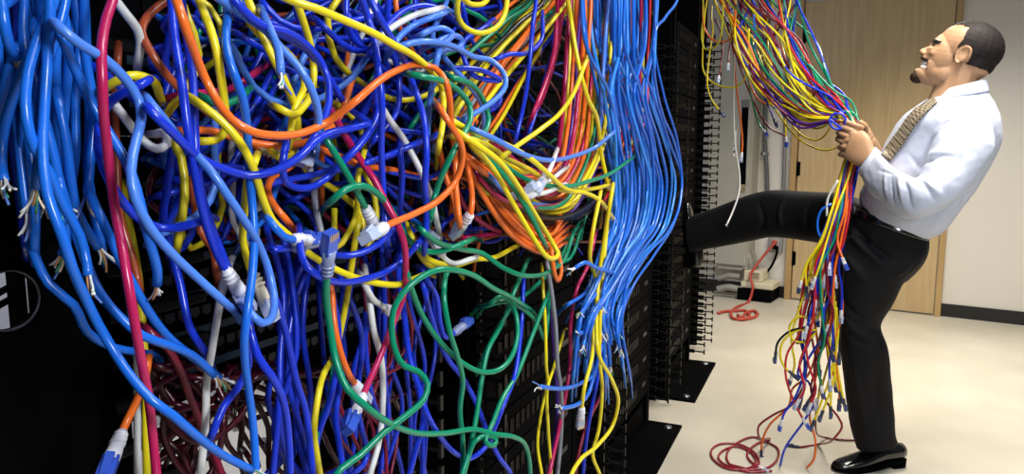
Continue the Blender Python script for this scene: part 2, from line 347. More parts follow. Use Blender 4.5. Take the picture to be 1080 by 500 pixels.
# beige box on a black base
p = wl(801, 318, .16); tt = (p-WA)@WD
e = empty('power_supply', WA+WD*tt+WN*0.02, 'cream box on a black tray on the floor by the wall', 'power supply', basis=WBAS)
b = MB(); b.box((-.15, -.26, .004), (.12, 0, .10), bev=.006); b.obj('tray', blackp, e)
cream = mat('cream_plastic', (.62, .56, .40), .5)
b = MB(); b.box((-.13, -.24, .10), (.125, -.01, .15), bev=.01); b.obj('lower_case', cream, e)
b = MB(); b.box((-.12, -.20, .15), (.03, -.02, .24), bev=.012); up = b.obj('upper_case', cream, e)
b = MB()
for i in range(5): b.box((-.075, -.203, .175+i*.011), (.005, -.199, .181+i*.011))
b.obj('vent', mat('vent_shadow', (.28, .23, .14), .6), up)
# flexible hoses below the cabinet
hose = mat('hose_grey', (.30, .29, .25), .45, .2)
def hose_obj(pts, r, label):
    P = spline([wl(x, y, o_) for x, y, o_ in pts], .006); rr = r*(1+.10*np.sin(np.arange(len(P))*2.1)); c = P.mean(0)
    tag(link('flexible_hose', mesh_np('flexible_hose', *tube(P-c, rr, 10), hose), None, c), label, 'hose', 'flexible hoses below the cabinet')
hose_obj([(777, 250, .16), (782, 258, .16), (789, 270, .17), (792, 283, .16), (788, 293, .16)], .03, 'grey ribbed hose curving down from the beige cabinet')
hose_obj([(793, 240, .08), (793, 262, .08), (797, 280, .08), (797, 292, .07)], .022, 'thin ribbed hose dropping behind the cream box')
hose_obj([(758, 294, .2), (768, 291, .2), (780, 292, .2)], .025, 'ribbed hose lying level below the cabinet, upper one')
hose_obj([(757, 305, .25), (768, 303, .25), (783, 306, .25)], .028, 'ribbed hose lying level below the cabinet, lower one')
t0 = wloc(752, 300, .3)[0]; t1 = wloc(778, 300, .3)[0]
e = empty('junction_box', WA+WD*t0+WN*.02, 'grey steel junction box under the beige cabinet', 'junction box', basis=WBAS)
b = MB(); b.box((0, -.18, .34), (t1-t0, 0, zb-.005), bev=.006); b.obj('box', mat('junction_grey', (.36, .35, .31), .45, .2), e)
b = MB(); b.box((.06, -.188, .50), (t1-t0-.06, -.18, .53)); b.obj('slot', blackp, e)
b = MB(); b.box((.03, -.184, .36), (t1-t0-.03, -.18, .48), bev=.002); b.obj('cover', mat('junction_cover', (.42, .41, .37), .45, .2), e)
#MAN
# ------------------------------------------------------------------ the man
skin = mat('skin', (0.50, 0.285, 0.155), 0.42, spec=0.4, var=0.15, vscale=25, bump=0.08, bscale=200, sub=0.08)
hairm = mat('hair_black', (0.008, 0.006, 0.006), 0.6, spec=0.2, bump=0.5, bscale=420, var=0.6, vscale=200, col2=(0.022, 0.016, 0.016))
beardm = mat('beard_dark', (0.035, 0.018, 0.012), 0.65, spec=0.2, bump=0.6, bscale=500)
shirtm = mat('shirt_cotton', (0.60, 0.64, 0.76), 0.75, spec=0.2, bump=0.05, bscale=500)
trsm = mat('trouser_cloth', (0.0062, 0.0062, 0.0075), 0.68, spec=0.17, bump=0.08, bscale=600)
leather = mat('shoe_leather', (0.005, 0.005, 0.005), 0.16, spec=0.6, coat=0.4)
def srings(rings, sub=4):
    """rings: (A px, B px, e, half thickness) -> dense list of (centre, a, b)"""
    C_, A_, B_ = [], [], []
    for (a, b, e, th) in rings:
        pa = M(a[0], a[1], e); pb = M(b[0], b[1], e); C_.append((pa+pb)/2); A_.append((pa-pb)/2); B_.append(th)
    k = len(C_); X = np.hstack([np.array(C_), np.array(A_), np.array(B_)[:, None]]); out = []
    Q = np.vstack([2*X[0]-X[1], X, 2*X[-1]-X[-2]])
    for i in range(1, k):
        for t in np.linspace(0, 1, sub, endpoint=False):
            p0, p1, p2, p3 = Q[i-1:i+3]; out.append(.5*((2*p1)+(-p0+p2)*t+(2*p0-5*p1+4*p2-p3)*t*t+(-p0+3*p1-3*p2+p3)*t**3))
    out.append(X[-1]); return np.array(out)
def loft(rings, n=28, sub=4, pw=2.3):
    X = srings(rings, sub); v = []
    for x in X:
        c, a, th = x[:3], x[3:6], x[6]; b = MN-a*((MN@a)/(a@a)); b = b/np.linalg.norm(b)*th
        for j in range(n):
            t = 2*pi*j/n; cx, sx = cos(t), sin(t); v.append(c+a*np.sign(cx)*abs(cx)**(2/pw)+b*np.sign(sx)*abs(sx)**(2/pw))
    N = len(X); f = [(i*n+j, i*n+(j+1) % n, (i+1)*n+(j+1) % n, (i+1)*n+j) for i in range(N-1) for j in range(n)]
    f.append(tuple(range(n-1, -1, -1))); f.append(tuple(range((N-1)*n, N*n))); return np.array(v), f
def ellipsoid(c, r, n=20, m=12, rot=None):
    v = [(0, 0, 1)]; f = []
    for i in range(1, m):
        for j in range(n): v.append((sin(pi*i/m)*cos(2*pi*j/n), sin(pi*i/m)*sin(2*pi*j/n), cos(pi*i/m)))
    v.append((0, 0, -1)); L = len(v)-1
    for j in range(n): f.append((0, 1+j, 1+(j+1) % n)); f.append((L, L-n+(j+1) % n, L-n+j))
    for i in range(m-2):
        for j in range(n): a = 1+i*n+j; b_ = 1+i*n+(j+1) % n; f.append((a, a+n, b_+n, b_))
    v = np.array(v)*np.array(r)
    if rot is not None: v = v@np.array(rot).T
    return v+np.array(c), f
def caps(P, rad, n=12):                                    # tapered limb with round ends
    P = np.array(P, float); mb = MB(); Q = spline(P, .004); s = np.linspace(0, 1, len(P)); L = np.linspace(0, 1, len(Q)); r = np.interp(L, s, rad)
    v, f = tube(Q, r, n); mb.add(v, f)
    for k in (0, -1): mb.add(*ellipsoid(Q[k], [r[k]]*3, 12, 8))
    return np.array(mb.v), mb.f
def union(parts, voxel, smooth_it, m, name):
    mb = MB()
    for v, f in parts: mb.add(v, f)
    me = mb.mesh(name, m); o = bpy.data.objects.new('tmp', me); COL.objects.link(o)
    md = o.modifiers.new('r', 'REMESH'); md.mode = 'VOXEL'; md.voxel_size = voxel; md.use_smooth_shade = True
    if smooth_it: sm = o.modifiers.new('s', 'SMOOTH'); sm.factor = 0.5; sm.iterations = smooth_it
    dg = bpy.context.evaluated_depsgraph_get(); out = bpy.data.meshes.new_from_object(o.evaluated_get(dg)); out.name = name
    bpy.data.objects.remove(o); out.materials.clear(); out.materials.append(m)
    out.polygons.foreach_set('use_smooth', np.ones(len(out.polygons), dtype=bool)); return out
def getv(me):
    a = np.empty(len(me.vertices)*3); me.vertices.foreach_get('co', a); b = np.empty(len(me.vertices)*3); me.vertices.foreach_get('normal', b); return a.reshape(-1, 3), b.reshape(-1, 3)
def setv(me, a): me.vertices.foreach_set('co', a.ravel()); me.update()
def bvh(me): return BVHTree.FromPolygons([v.co[:] for v in me.vertices], [p.vertices[:] for p in me.polygons])
def hit(tree, px, py, lift=0.0):
    d = ray(px, py); h = tree.ray_cast(Vector(CAM), Vector(d)); 
    return None if h[0] is None else np.array(h[0])-d*lift
def folds(me, lines):                                       # cloth creases and ridges along lines on the near surface
    tree = bvh(me); co, no = getv(me)
    for pts, wdt, amp in lines:
        P = [hit(tree, *p) for p in pts]; P = [p for p in P if p is not None]
        if len(P) < 2: continue
        Q = spline(P, .006); lo = Q.min(0)-3*wdt; hi = Q.max(0)+3*wdt; idx = np.where(((co > lo) & (co < hi)).all(1))[0]
        d = np.full(len(idx), 9.0); tt = np.zeros(len(idx))
        for k, q in enumerate(Q):
            dd = np.linalg.norm(co[idx]-q, axis=1); c = dd < d; d[c] = dd[c]; tt[c] = k/len(Q)
        co[idx] += no[idx]*(amp*np.exp(-(d/wdt)**2)*np.clip(np.sin(pi*np.clip(tt, .04, .96)), .15, 1))[:, None]
    setv(me, co)
def ruffle(me, amp, sc):
    co, no = getv(me); k = np.array([noise.noise(Vector(p)*sc) for p in co]); setv(me, co+no*(k*amp)[:, None])

person = empty('person', F0, 'man in a white shirt and tie kicking the rack and pulling the cables', 'person')
# --- head, in centimetres: x forward, y to his left, z up
PIT = radians(22); HO = M(1006.5, 60, -0.12)
HX = -MR*cos(PIT)+UP*sin(PIT); HZ = MR*sin(PIT)+UP*cos(PIT); HY = -MN
HM = np.array([HX, HY, HZ]).T*0.01
def hw(p): return np.array(p)@HM.T+HO
def hell(c, r, pitch=0, n=24, m=16):
    a = radians(pitch); rot = np.array([[cos(a), 0, sin(a)], [0, 1, 0], [-sin(a), 0, cos(a)]])
    v, f = ellipsoid(c, r, n, m, rot); return hw(v), f
def hcap(P, r):
    v, f = caps(np.array(P)*.01, np.array(r)*.01); return hw(v*100), f
head = [hell((-3, 0, 4), (10, 7.7, 8.7)), hell((-5.6, 0, 0.6), (6.8, 6.6, 6.6)), hell((2.6, 0, -1.0), (6.3, 6.3, 8.4), 8), hell((2.6, 0, -6.6), (5.8, 5.5, 4.2), -20), hell((5.2, 0, -8.6), (4.2, 3.8, 2.6), -14), hell((7.4, 0, -9.8), (2.3, 2.7, 2.0)),
        hell((6.5, 0, 2.7), (1.7, 4.6, 1.2)), hcap([(7.5, 0, 1.6), (8.3, 0, 0.2), (9.7, 0, -1.5)], (0.7, 0.85, 1.05)), hell((8.8, 1.15, -1.9), (1.3, .85, .8)), hell((8.8, -1.15, -1.9), (1.3, .85, .8)), hell((7.6, 0, -3.1), (1.6, 2.8, 1.3)),
        hcap([(-1.4, 0, -9.4), (-2.0, 0, -12.5), (-2.6, 0, -17)], (2.9, 3.0, 3.6)), hcap([(-3.4, 0, -3), (-4.4, 0, -9), (-5.0, 0, -16), (-5.2, 0, -22)], (6.3, 6.1, 6.4, 7.5))]
for s in (1, -1):
    head += [hell((4.9, s*4.1, -1.3), (2.7, 1.45, 1.7)), hell((4.6, s*3.9, -4.9), (2.4, 1.4, 2.6), -20), hell((0.8, s*4.7, -6.2), (2.6, 1.1, 2.8), -25),
             hcap([(8.9, 0, -3.9), (8.3, s*1.6, -3.8), (7.2, s*3.0, -4.2), (5.9, s*4.0, -5.3)], (.6, .58, .55, .5)), hcap([(8.2, 0, -7.7), (7.7, s*1.6, -7.6), (6.9, s*2.9, -6.9), (5.9, s*4.0, -5.6)], (.68, .64, .55, .5))]
    rim = [(-1.9+1.75*cos(a)-.6*sin(a)*.5, s*(7.15+.75*(1-cos(a))*.6), 0.5+2.7*sin(a)) for a in np.linspace(-1.7, 3.5, 20)]
    head.append(hcap(rim, [.30]*16+[.27, .25, .22, .2])); head.append(hell((-1.9, s*7.0, 0.2), (1.4, .5, 2.1), 12)); head.append(hell((-1.2, s*7.0, -2.0), (.7, .5, .75)))
# --- torso core and arms under the shirt, and the two hands
def hand_chain(pts, r): return caps([M(*p) for p in pts], r)
core = [loft([((925, 215), (975, 240), -.08, .10), ((950, 165), (1035, 175), -.08, .14), ((990, 118), (1036, 120), -.08, .09), ((1000, 100), (1034, 98), -.1, .05)])]
armL = [caps([M(1018, 136, -.19), M(972, 206, -.32), M(918, 167, -.185)], (.036, .034, .026)), loft([((923, 157), (907, 177), -.185, .024), ((915, 142), (897, 171), -.175, .021), ((899, 138), (889, 166), -.160, .016)], 20, 5)]
hands = []
for (kx, ky), r in zip(((897, 141), (893, 148), (890.5, 155), (890.5, 162.5)), (.0105, .011, .0105, .0092)):
    hands.append(hand_chain([(kx+5, ky+1, -.165), (kx, ky, -.155), (kx-4, ky+.5, -.118), (kx-2, ky+2, -.078), (kx+7, ky+3.5, -.062)], [r*1.05, r*1.12, r, r*.95, r*.8]))
hands.append(hand_chain([(916, 155, -.165), (914, 146, -.155), (908, 140.5, -.150), (900.5, 139.5, -.146)], (.014, .0125, .011, .009)))
armR = [caps([M(1000, 130, .06), M(948, 200, .10), M(917, 150, -.02)], (.045, .036, .026)), loft([((922, 143), (910, 157), -.03, .022), ((914, 131), (899, 150), -.045, .02), ((898, 124), (888, 146), -.055, .015)], 20, 5)]
for i, ((kx, ky), r) in enumerate(zip(((897, 126), (893, 131.5), (890, 138), (889, 145)), (.0105, .011, .0105, .0092))):
    hands.append(hand_chain([(kx, ky, -.055), (kx-5, ky+1, -.085), (kx-3, ky+3.5, -.135), (kx+4, ky+6, -.158), (kx+12, ky+8.5, -.150)], [r*1.05, r*1.1, r, r*.95, r*.85]))
hands.append(hand_chain([(912, 145, -.04), (912.5, 138, -.07), (912, 132.5, -.092), (908, 129.5, -.10)], (.014, .0125, .0115, .010)))
body_me = union(head+core+armL+armR+hands, .0026, 3, skin, 'body')
# facial relief
co, no = getv(body_me); inv = np.linalg.inv(HM)
loc = (co-HO)@inv.T
def dent(c, r, amp):
    global co
    d2 = (((loc-np.array(c))/np.array(r))**2).sum(1); co = co+no*(amp*np.exp(-d2))[:, None]
for s in (1, -1):
    dent((7.4, s*2.8, 1.1), (1.7, 1.5, 0.75), -.0055); dent((7.1, s*3.0, 0.0), (1.5, 1.7, .4), .0014); dent((7.4, s*3.2, 2.2), (1.6, 2.2, .4), .0022)
    dent((-1.7, s*7.7, 0.7), (.9, 1.2, 1.5), -.0045); dent((7.0, s*3.4, -2.9), (.8, .9, 1.0), -.0032); dent((5.6, s*4.7, -5.0), (.5, 1.2, 1.9), -.0030)
    dent((7.3, s*2.0, -5.6), (1.6, 1.8, 1.0), -.012); dent((6.4, s*3.2, -5.5), (1.3, 1.2, .85), -.011); dent((6.0, s*4.6, .8), (.6, 1, .3), -.0015)
dent((8.4, 0, -5.7), (1.6, 2.2, 1.05), -.011); dent((8.7, 0, -8.7), (.8, 1.6, .4), -.0018); dent((8.2, 0, 1.3), (1.0, 1.6, .7), -.0025)
setv(body_me, co)
body = link('body', body_me, person)
body.matrix_parent_inverse = person.matrix_world.inverted()
def child(name, me, par=body):
    o = link(name, me); o.parent = par; o.matrix_parent_inverse = person.matrix_world.inverted() if par is person else Matrix(); return o
# shells of hair grown from the skin
def shell(name, cond, off, m, par):
    co, no = getv(body_me); lc = (co-HO)@inv.T; keep = cond(lc); nz = np.array([noise.noise(Vector(p)*700) for p in co[keep]])
    full = np.zeros(len(co)); full[keep] = off*(1+.25*nz)
    fs = [p.vertices[:] for p in body_me.polygons if all(keep[i] for i in p.vertices)]
    used = sorted({i for q in fs for i in q}); mp = {i: k for k, i in enumerate(used)}
    v = [co[i]+no[i]*full[i] for i in used]; return child(name, mesh_np(name, v, [[mp[i] for i in q] for q in fs], m), par)
nzf = lambda L, s, a: np.array([noise.noise(Vector(p)*s) for p in L])*a
def hair_c(L):
    x, y, z = L.T; j = np.zeros(len(L)); near = (np.abs(L) < 16).all(1); j[near] = nzf(L[near], .9, .5)
    xm = np.where(z > 5.5, 0.4+4.8*np.clip(1-(np.abs(y)/5.6)**2, 0, 1), 0.5)+j
    zm = np.where(x > -3.7, 1.2, -1.8)+j*.6; ear = ((x+1.9)/2.3)**2+((z-.3)/3.5)**2 < 1
    side = (x < .4+j) & (x > -1.2) & (z > -1.2) & (np.abs(y) > 5) & (z < 2)
    return near & (z < 14) & (((x < xm) & (z > zm)) | side) & ~(ear & (np.abs(y) > 6.2))
shell('hair', hair_c, .0022, hairm, body)
def beard_c(L):
    x, y, z = L.T; chin = ((x-8.6)/3.6)**2+(y/3.2)**2+((z+10.2)/2.4)**2 < 1
    mou = (np.abs(z+3.25+.17*np.abs(y)) < .55) & (x > 6.0) & (np.abs(y) < 4.2) & (x < 9.6)
    return (np.abs(L) < 14).all(1) & (chin | mou)
shell('beard', beard_c, .0012, beardm, body)
def brow_c(L):
    x, y, z = L.T; return (np.abs(L) < 14).all(1) & (np.abs(z-(2.75-.16*(np.abs(y)-2))) < .62) & (np.abs(y) > 1.1) & (np.abs(y) < 5.0) & (x > 5.2)
shell('eyebrow', brow_c, .0016, hairm, body)
mb = MB()
for z0, z1, n_, sq in ((-4.15, -5.55, 11, 1.0), (-5.65, -6.95, 11, .96)):              # two clenched rows
    for k in range(n_):
        a0 = radians(-88+176*k/n_+.8); a1 = radians(-88+176*(k+1)/n_-.8); v = []
        for z in (z0, (z0+z1)/2, z1):
            for a, rr in ((a0, .98), ((a0+a1)/2, 1.02), (a1, .98), (a1, .7), (a0, .7)): v.append((5.5+2.75*sq*rr*cos(a)-.12*abs(z-(z0+z1)/2), 3.6*sq*rr*sin(a), z))
        f = [(r*5+i, r*5+(i+1) % 5, (r+1)*5+(i+1) % 5, (r+1)*5+i) for r in (0, 1) for i in range(5)]+[(4, 3, 2, 1, 0), (10, 11, 12, 13, 14)]
        mb.add(hw(v), f)
child('teeth', mb.mesh('teeth', mat('teeth', (.80, .76, .68), .25), True))
child('mouth_inside', mesh_np('mouth_inside', *hell((4.2, 0, -5.6), (2.9, 3.1, 1.5)), mat('mouth_dark', (.06, .012, .01), .4)))
for s in (1, -1):
    child('eye', mesh_np('eye', *hell((6.3, s*2.85, 1.1), (1.15, 1.15, .9)), mat('eye_white', (.62, .58, .52), .2)))
    child('iris', mesh_np('iris', *hell((7.15, s*3.15, 1.15), (.45, .6, .48)), mat('iris_dark', (.02, .012, .008), .1)))
# --- shirt
torso = loft([((908, 219), (980, 252), -.07, .145), ((907, 206), (998, 242), -.07, .165), ((914, 186), (1019, 214), -.075, .17), ((927, 163), (1041, 182), -.08, .175), ((938, 143), (1055, 153), -.08, .185),
              ((951, 124), (1056.5, 130), -.085, .19), ((966, 112), (1050, 113), -.09, .165), ((979, 104), (1044, 102), -.1, .10), ((990, 100), (1041, 92), -.11, .068)])
sleeveL = loft([((992, 116), (1046, 122), -.20, .09), ((985, 142), (1049, 155), -.26, .085), ((976, 170), (1027, 191), -.30, .075), ((968, 187), (1000, 217), -.325, .068), ((957, 184), (970, 231), -.33, .060), ((943, 177), (945, 225), -.30, .056),
                ((931, 165), (921, 207), -.25, .050), ((926, 158), (908, 187), -.205, .044)], 28, 5, 2.1)
sleeveR = loft([((975, 116), (1020, 122), .04, .08), ((962, 150), (1000, 160), .08, .07), ((948, 180), (975, 205), .10, .06), ((938, 182), (948, 212), .09, .055), ((925, 160), (925, 190), .04, .045), ((921, 146), (912, 163), -.005, .038)], 24, 4, 2.1)
sh = union([torso, sleeveL, sleeveR], .005, 5, shirtm, 'shirt')
folds(sh, [([(1012, 127), (995, 131), (987, 141), (982, 152), (978, 162)], .008, -.008), ([(1010, 166), (993, 165), (982, 170), (972, 178)], .007, -.008), ([(1000, 158), (990, 160), (978, 165)], .010, .006),
           ([(966, 188), (976, 196), (985, 212)], .006, -.009), ([(972, 190), (985, 198), (994, 210)], .009, .006), ([(953, 184), (957, 200), (962, 222)], .006, -.006), ([(947, 182), (950, 200), (954, 220)], .007, .006), ([(941, 180), (941, 200), (945, 218)], .005, -.005),
           ([(934, 178), (934, 196), (938, 212)], .006, .005), ([(925, 179), (935, 182), (942, 184)], .004, -.005), ([(1034, 130), (1044, 140), (1048, 152)], .008, -.005), ([(1030, 128), (1018, 126), (1006, 126)], .010, .004),
           ([(958, 162), (966, 172), (972, 178)], .008, -.005), ([(1005, 175), (1000, 190), (990, 205)], .012, .005), ([(1022, 150), (1012, 172), (1000, 190)], .012, -.004), ([(985, 226), (1000, 217), (1020, 200)], .007, -.005), ([(1005, 235), (1012, 218), (1026, 200)], .010, -.006), ([(935, 222), (950, 230), (970, 238)], .010, .006), ([(925, 205), (935, 228)], .010, -.005), ([(960, 234), (980, 240)], .008, -.005)])
ruffle(sh, .0035, 14); ruffle(sh, .0014, 40)
shirt = child('shirt', sh, person)
tree_s = bvh(sh)
# collar: a leaf folded over the neck band
cv = []; cf = []; n = 30
top = [((985, 98), (1041, 84), -.115, .070), ((984, 101), (1042.5, 90), -.115, .078), ((981, 107), (1043.5, 97.5), -.115, .090)]
X = srings(top, 3)
for x in X:
    c, a, th = x[:3], x[3:6], x[6]; bb = MN*th
    for j in range(n): t = 2*pi*j/n; cv.append(c+a*cos(t)+bb*sin(t))
cf = [(i*n+j, i*n+(j+1) % n, (i+1)*n+(j+1) % n, (i+1)*n+j) for i in range(len(X)-1) for j in range(n)]
me = mesh_np('collar', cv, cf, shirtm); o = child('collar', me, shirt); o.modifiers.new('t', 'SOLIDIFY').thickness = .004
# near collar point
P = [hit(tree_s, *p, .024) for p in ((988, 99.5), (987.5, 109), (991, 116.5), (1001, 111), (1008, 106))]
if all(p is not None for p in P):
    base = [np.array(q) for q in P]; me = mesh_np('collar_point', base+[p+MN*.006 for p in base], [(0, 1, 2, 3, 4), (9, 8, 7, 6, 5)]+[(i, 5+i, 5+(i+1) % 5, (i+1) % 5) for i in range(5)], shirtm, False); child('collar_point', me, shirt)
# cuff
me_c = loft([((930, 161), (911, 191), -.212, .047), ((923.5, 155), (904, 181), -.192, .043)], 24, 3, 2.1); child('cuff', mesh_np('cuff', me_c[0], me_c[1], shirtm), shirt)
mb = MB(); p = M(938, 199, -.318); mb.add(*ellipsoid(p, (.006, .006, .006), 12, 8)); child('button', mb.mesh('button', bootw, True), shirt)
# tie
tiem = mat('tie_weave', (.28, .205, .12), .55, spec=.3); nt = tiem.node_tree; tb = nt.nodes['Principled BSDF']
tc = nt.nodes.new('ShaderNodeTexCoord'); wv = nt.nodes.new('ShaderNodeTexChecker'); wv.inputs['Scale'].default_value = 150
mpn = nt.nodes.new('ShaderNodeMapping'); mpn.inputs['Rotation'].default_value = (.6, .7, .9); nt.links.new(tc.outputs['Object'], mpn.inputs[0]); nt.links.new(mpn.outputs[0], wv.inputs[0])
wv.inputs['Color1'].default_value = (.40, .33, .22, 1); wv.inputs['Color2'].default_value = (.05, .035, .025, 1); nt.links.new(wv.outputs[0], tb.inputs['Base Color'])
L1 = [(986, 103), (975, 109.5), (966, 115), (957, 125), (949, 137), (941, 148), (934.5, 157), (929, 163.5)]; L2 = [(989, 108), (981, 115), (974, 122), (966, 132), (959, 143), (952, 154), (945, 163), (938.5, 170)]
tv = []
for k in np.linspace(0, len(L1)-1, 36):
    i = min(int(k), len(L1)-2); t = k-i
    for sgn in (0, .25, .5, .75, 1):
        ax = L1[i][0]*(1-t)+L1[i+1][0]*t; ay = L1[i][1]*(1-t)+L1[i+1][1]*t; bx = L2[i][0]*(1-t)+L2[i+1][0]*t; by = L2[i][1]*(1-t)+L2[i+1][1]*t
        h_ = hit(tree_s, ax+(bx-ax)*sgn, ay+(by-ay)*sgn); tv.append(h_)
        if h_ is None: tv[-1] = M(ax+(bx-ax)*sgn, ay+(by-ay)*sgn, -.16)
tv = np.array(tv).reshape(36, 5, 3)
dd = (tv-CAM)@MN                                            # even out the depth so that the cloth hangs smoothly
for _ in range(14): dd[1:-1] = (dd[:-2]+dd[1:-1]*2+dd[2:])/4; dd[:, 1:-1] = (dd[:, :-2]+dd[:, 1:-1]*2+dd[:, 2:])/4
for i in range(36):
    for j in range(5):
        d = tv[i, j]-CAM; tv[i, j] = CAM+d*((dd[i, j]-.010)/(d@MN))
tv = tv.reshape(-1, 3); tf = [(i*5+j, i*5+j+1, (i+1)*5+j+1, (i+1)*5+j) for i in range(35) for j in range(4)]
o = child('tie', mesh_np('tie', tv, tf, tiem), person); o.modifiers.new('t', 'SOLIDIFY').thickness = .006
# --- trousers
pelvis = loft([((903, 213), (978, 246), -.06, .135), ((896, 224), (981, 255), -.05, .15), ((886, 243), (979, 268), -.04, .16), ((880, 265), (970, 283), -.05, .15), ((879, 283), (957, 296), -.07, .115)], 28, 4, 2.4)
legL = loft([((884, 245), (978, 265), -.11, .10), ((880, 265), (971, 280), -.115, .105), ((879, 283), (956, 294), -.115, .098), ((880, 302), (947.5, 309), -.11, .092), ((881.5, 322), (940, 323), -.105, .085), ((884, 346), (930, 344), -.095, .075), ((886, 366), (936, 366), -.08, .075),
             ((889, 394), (940, 392), -.06, .072), ((893, 426), (942, 424), -.035, .068), ((898, 455), (945, 457), -.02, .068), ((903, 472), (948, 468), -.01, .07)], 28, 4, 2.2)
legR = loft([((925, 215), (915, 275), .0, .10), ((890, 205), (893, 264), .05, .10), ((870, 202.5), (873, 258), .09, .098), ((845, 202), (845, 253.5), .14, .09), ((818, 200.5), (818, 250.5), .19, .085), ((797, 203), (797, 253.5), .22, .08), ((770, 212.5), (773, 258), .25, .072), ((745, 222), (748, 262.5), .27, .066), ((724, 230), (728, 267), .285, .062)], 28, 4, 2.2)
tr = union([pelvis, legL, legR], .006, 4, trsm, 'trousers')
TF_ = [([(893, 236), (905, 256), (925, 275), (950, 296)], .012, .010), ([(899, 232), (912, 252), (935, 270), (960, 284)], .010, -.008), ([(948, 256), (948, 274)], .004, -.005), ([(884, 262), (900, 280), (915, 300)], .014, .007), ([(888, 330), (905, 350), (925, 352)], .010, .010), ([(886, 345), (905, 360), (930, 362)], .009, -.007), ([(886, 310), (900, 330), (930, 335)], .012, -.006),
           ([(895, 370), (905, 410), (912, 455)], .012, .006), ([(925, 380), (925, 420), (930, 455)], .010, -.005), ([(905, 225), (898, 238), (893, 250)], .006, -.006), ([(860, 210), (850, 228), (853, 246)], .010, -.006), ([(830, 206), (822, 225), (826, 244)], .010, .006), ([(800, 210), (805, 230), (800, 248)], .010, -.005), ([(965, 270), (955, 283), (945, 290)], .008, .007)]
folds(tr, [(p_, w_, a_*1.6) for p_, w_, a_ in TF_])
ruffle(tr, .004, 11)
trs = child('trousers', tr, person)
bl_ = loft([((902, 216), (979.5, 247), -.062, .143), ((898, 223), (981.5, 253), -.058, .151)], 40, 3, 2.4); belt = child('belt', mesh_np('belt', bl_[0], bl_[1], leather), person)
mb = MB(); p = M(901, 222, -.165); mb.add(*ellipsoid(p, (.006, .006, .013), 12, 8)); child('buckle', mb.mesh('buckle', mat('buckle_dark', (.10, .10, .10), .35, .8), True), belt)
# --- shoes
def shoe_parts():
    # x from heel (0) to toe (.30), y across, z up
    st = [(0.0, .030, .030, .085), (.02, .036, .028, .088), (.06, .037, .026, .090), (.10, .036, .022, .088), (.14, .040, .018, .075), (.18, .045, .016, .060), (.22, .045, .014, .048), (.26, .040, .013, .040), (.285, .031, .013, .033), (.30, .018, .015, .025)]
    v = []; n = 20
    for x, hw_, zb, zt in st:
        for j in range(n):
            t = 2*pi*j/n; c, s = cos(t), sin(t); zz = (zb+zt)/2+(zt-zb)/2*np.sign(s)*abs(s)**.8; wv_ = hw_*np.sign(c)*abs(c)**.8*(1-.35*max(0, s)**2); v.append((x, wv_, zz))
    f = [(i*n+j, (i+1)*n+j, (i+1)*n+(j+1) % n, i*n+(j+1) % n) for i in range(len(st)-1) for j in range(n)]+[tuple(range(n)), tuple(range(len(st)*n-1, (len(st)-1)*n-1, -1))]
    upper = mesh_np('upper', v, f, leather)
    out = [(.0, .0)]; xs = np.linspace(-.004, .304, 24); hwd = np.interp(xs, [s[0] for s in st], [s[1] for s in st])+.003; hwd[0] *= .75; hwd[-1] *= .7
    ol = [(x, h) for x, h in zip(xs, hwd)]+[(x, -h) for x, h in zip(xs[::-1], hwd[::-1])]; zb = lambda x: np.interp(x, [0, .1, .13, .24, .30], [.018, .016, .004, .0, .008]); N = len(ol)
    v = [(x, y, zb(x)) for x, y in ol]+[(x, y, np.interp(x, [0, .1, .14, .30], [.031, .026, .020, .018])) for x, y in ol]
    sole = mesh_np('sole', v, [tuple(range(N-1, -1, -1)), tuple(range(N, 2*N))]+[(i, (i+1) % N, N+(i+1) % N, N+i) for i in range(N)], blackp, False)
    hx = [(x, y) for x, y in ol if x < .075]; hx = [(max(x, -.003), y) for x, y in hx]; N2 = len(hx)
    heel = mesh_np('heel', [(x, y, 0) for x, y in hx]+[(x, y, .019) for x, y in hx], [tuple(range(N2-1, -1, -1)), tuple(range(N2, 2*N2))]+[(i, (i+1) % N2, N2+(i+1) % N2, N2+i) for i in range(N2)], blackp, False)
    mb = MB()
    for k in range(4):
        x = .125+k*.016; z = np.interp(x, [s[0] for s in st], [s[3] for s in st])+.001
        P = [(x-.004, -.022, z-.008), (x, -.01, z-.0005), (x+.003, 0, z+.0015), (x, .01, z-.0005), (x-.004, .022, z-.008)]; mb.add(*tube(spline(P, .003), .0018, 6))
    for s in (1, -1): mb.add(*tube(spline([(.125, 0, .082), (.118, s*.014, .090), (.128, s*.026, .084), (.137, s*.016, .079), (.125, 0, .081)], .002), .0016, 6))
    lace = mb.mesh('laces', mat('lace_black', (.012, .012, .012), .7), True)
    return upper, sole, heel, lace
SP = shoe_parts()
def shoe(orig, fwd, upv, label):
    fwd = np.array(fwd)/np.linalg.norm(fwd); side = np.cross(upv, fwd); side /= np.linalg.norm(side); upv = np.cross(fwd, side)
    o = empty('shoe', orig, None, None, None, (fwd, side, upv)); mw = o.matrix_world.copy(); o.parent = person; o.matrix_parent_inverse = person.matrix_world.inverted(); o.matrix_world = mw
    o['label'] = label
    for nme, me in zip(('upper', 'sole', 'heel', 'laces'), SP): link(nme, me, o)
h0 = fl(950, 489); t0_ = fl(879, 497); fw = (t0_-h0)/np.linalg.norm(t0_-h0)
shoe(h0, fw, UP, 'polished black dress shoe flat on the floor')
fp = M(716, 256, .30); kick = -V*-1.0
shoe(uvz(fp@U-.0, 0.605, fp[2]-.11), UP*1.0+V*.05, -V, 'black dress shoe pressed against the rack')
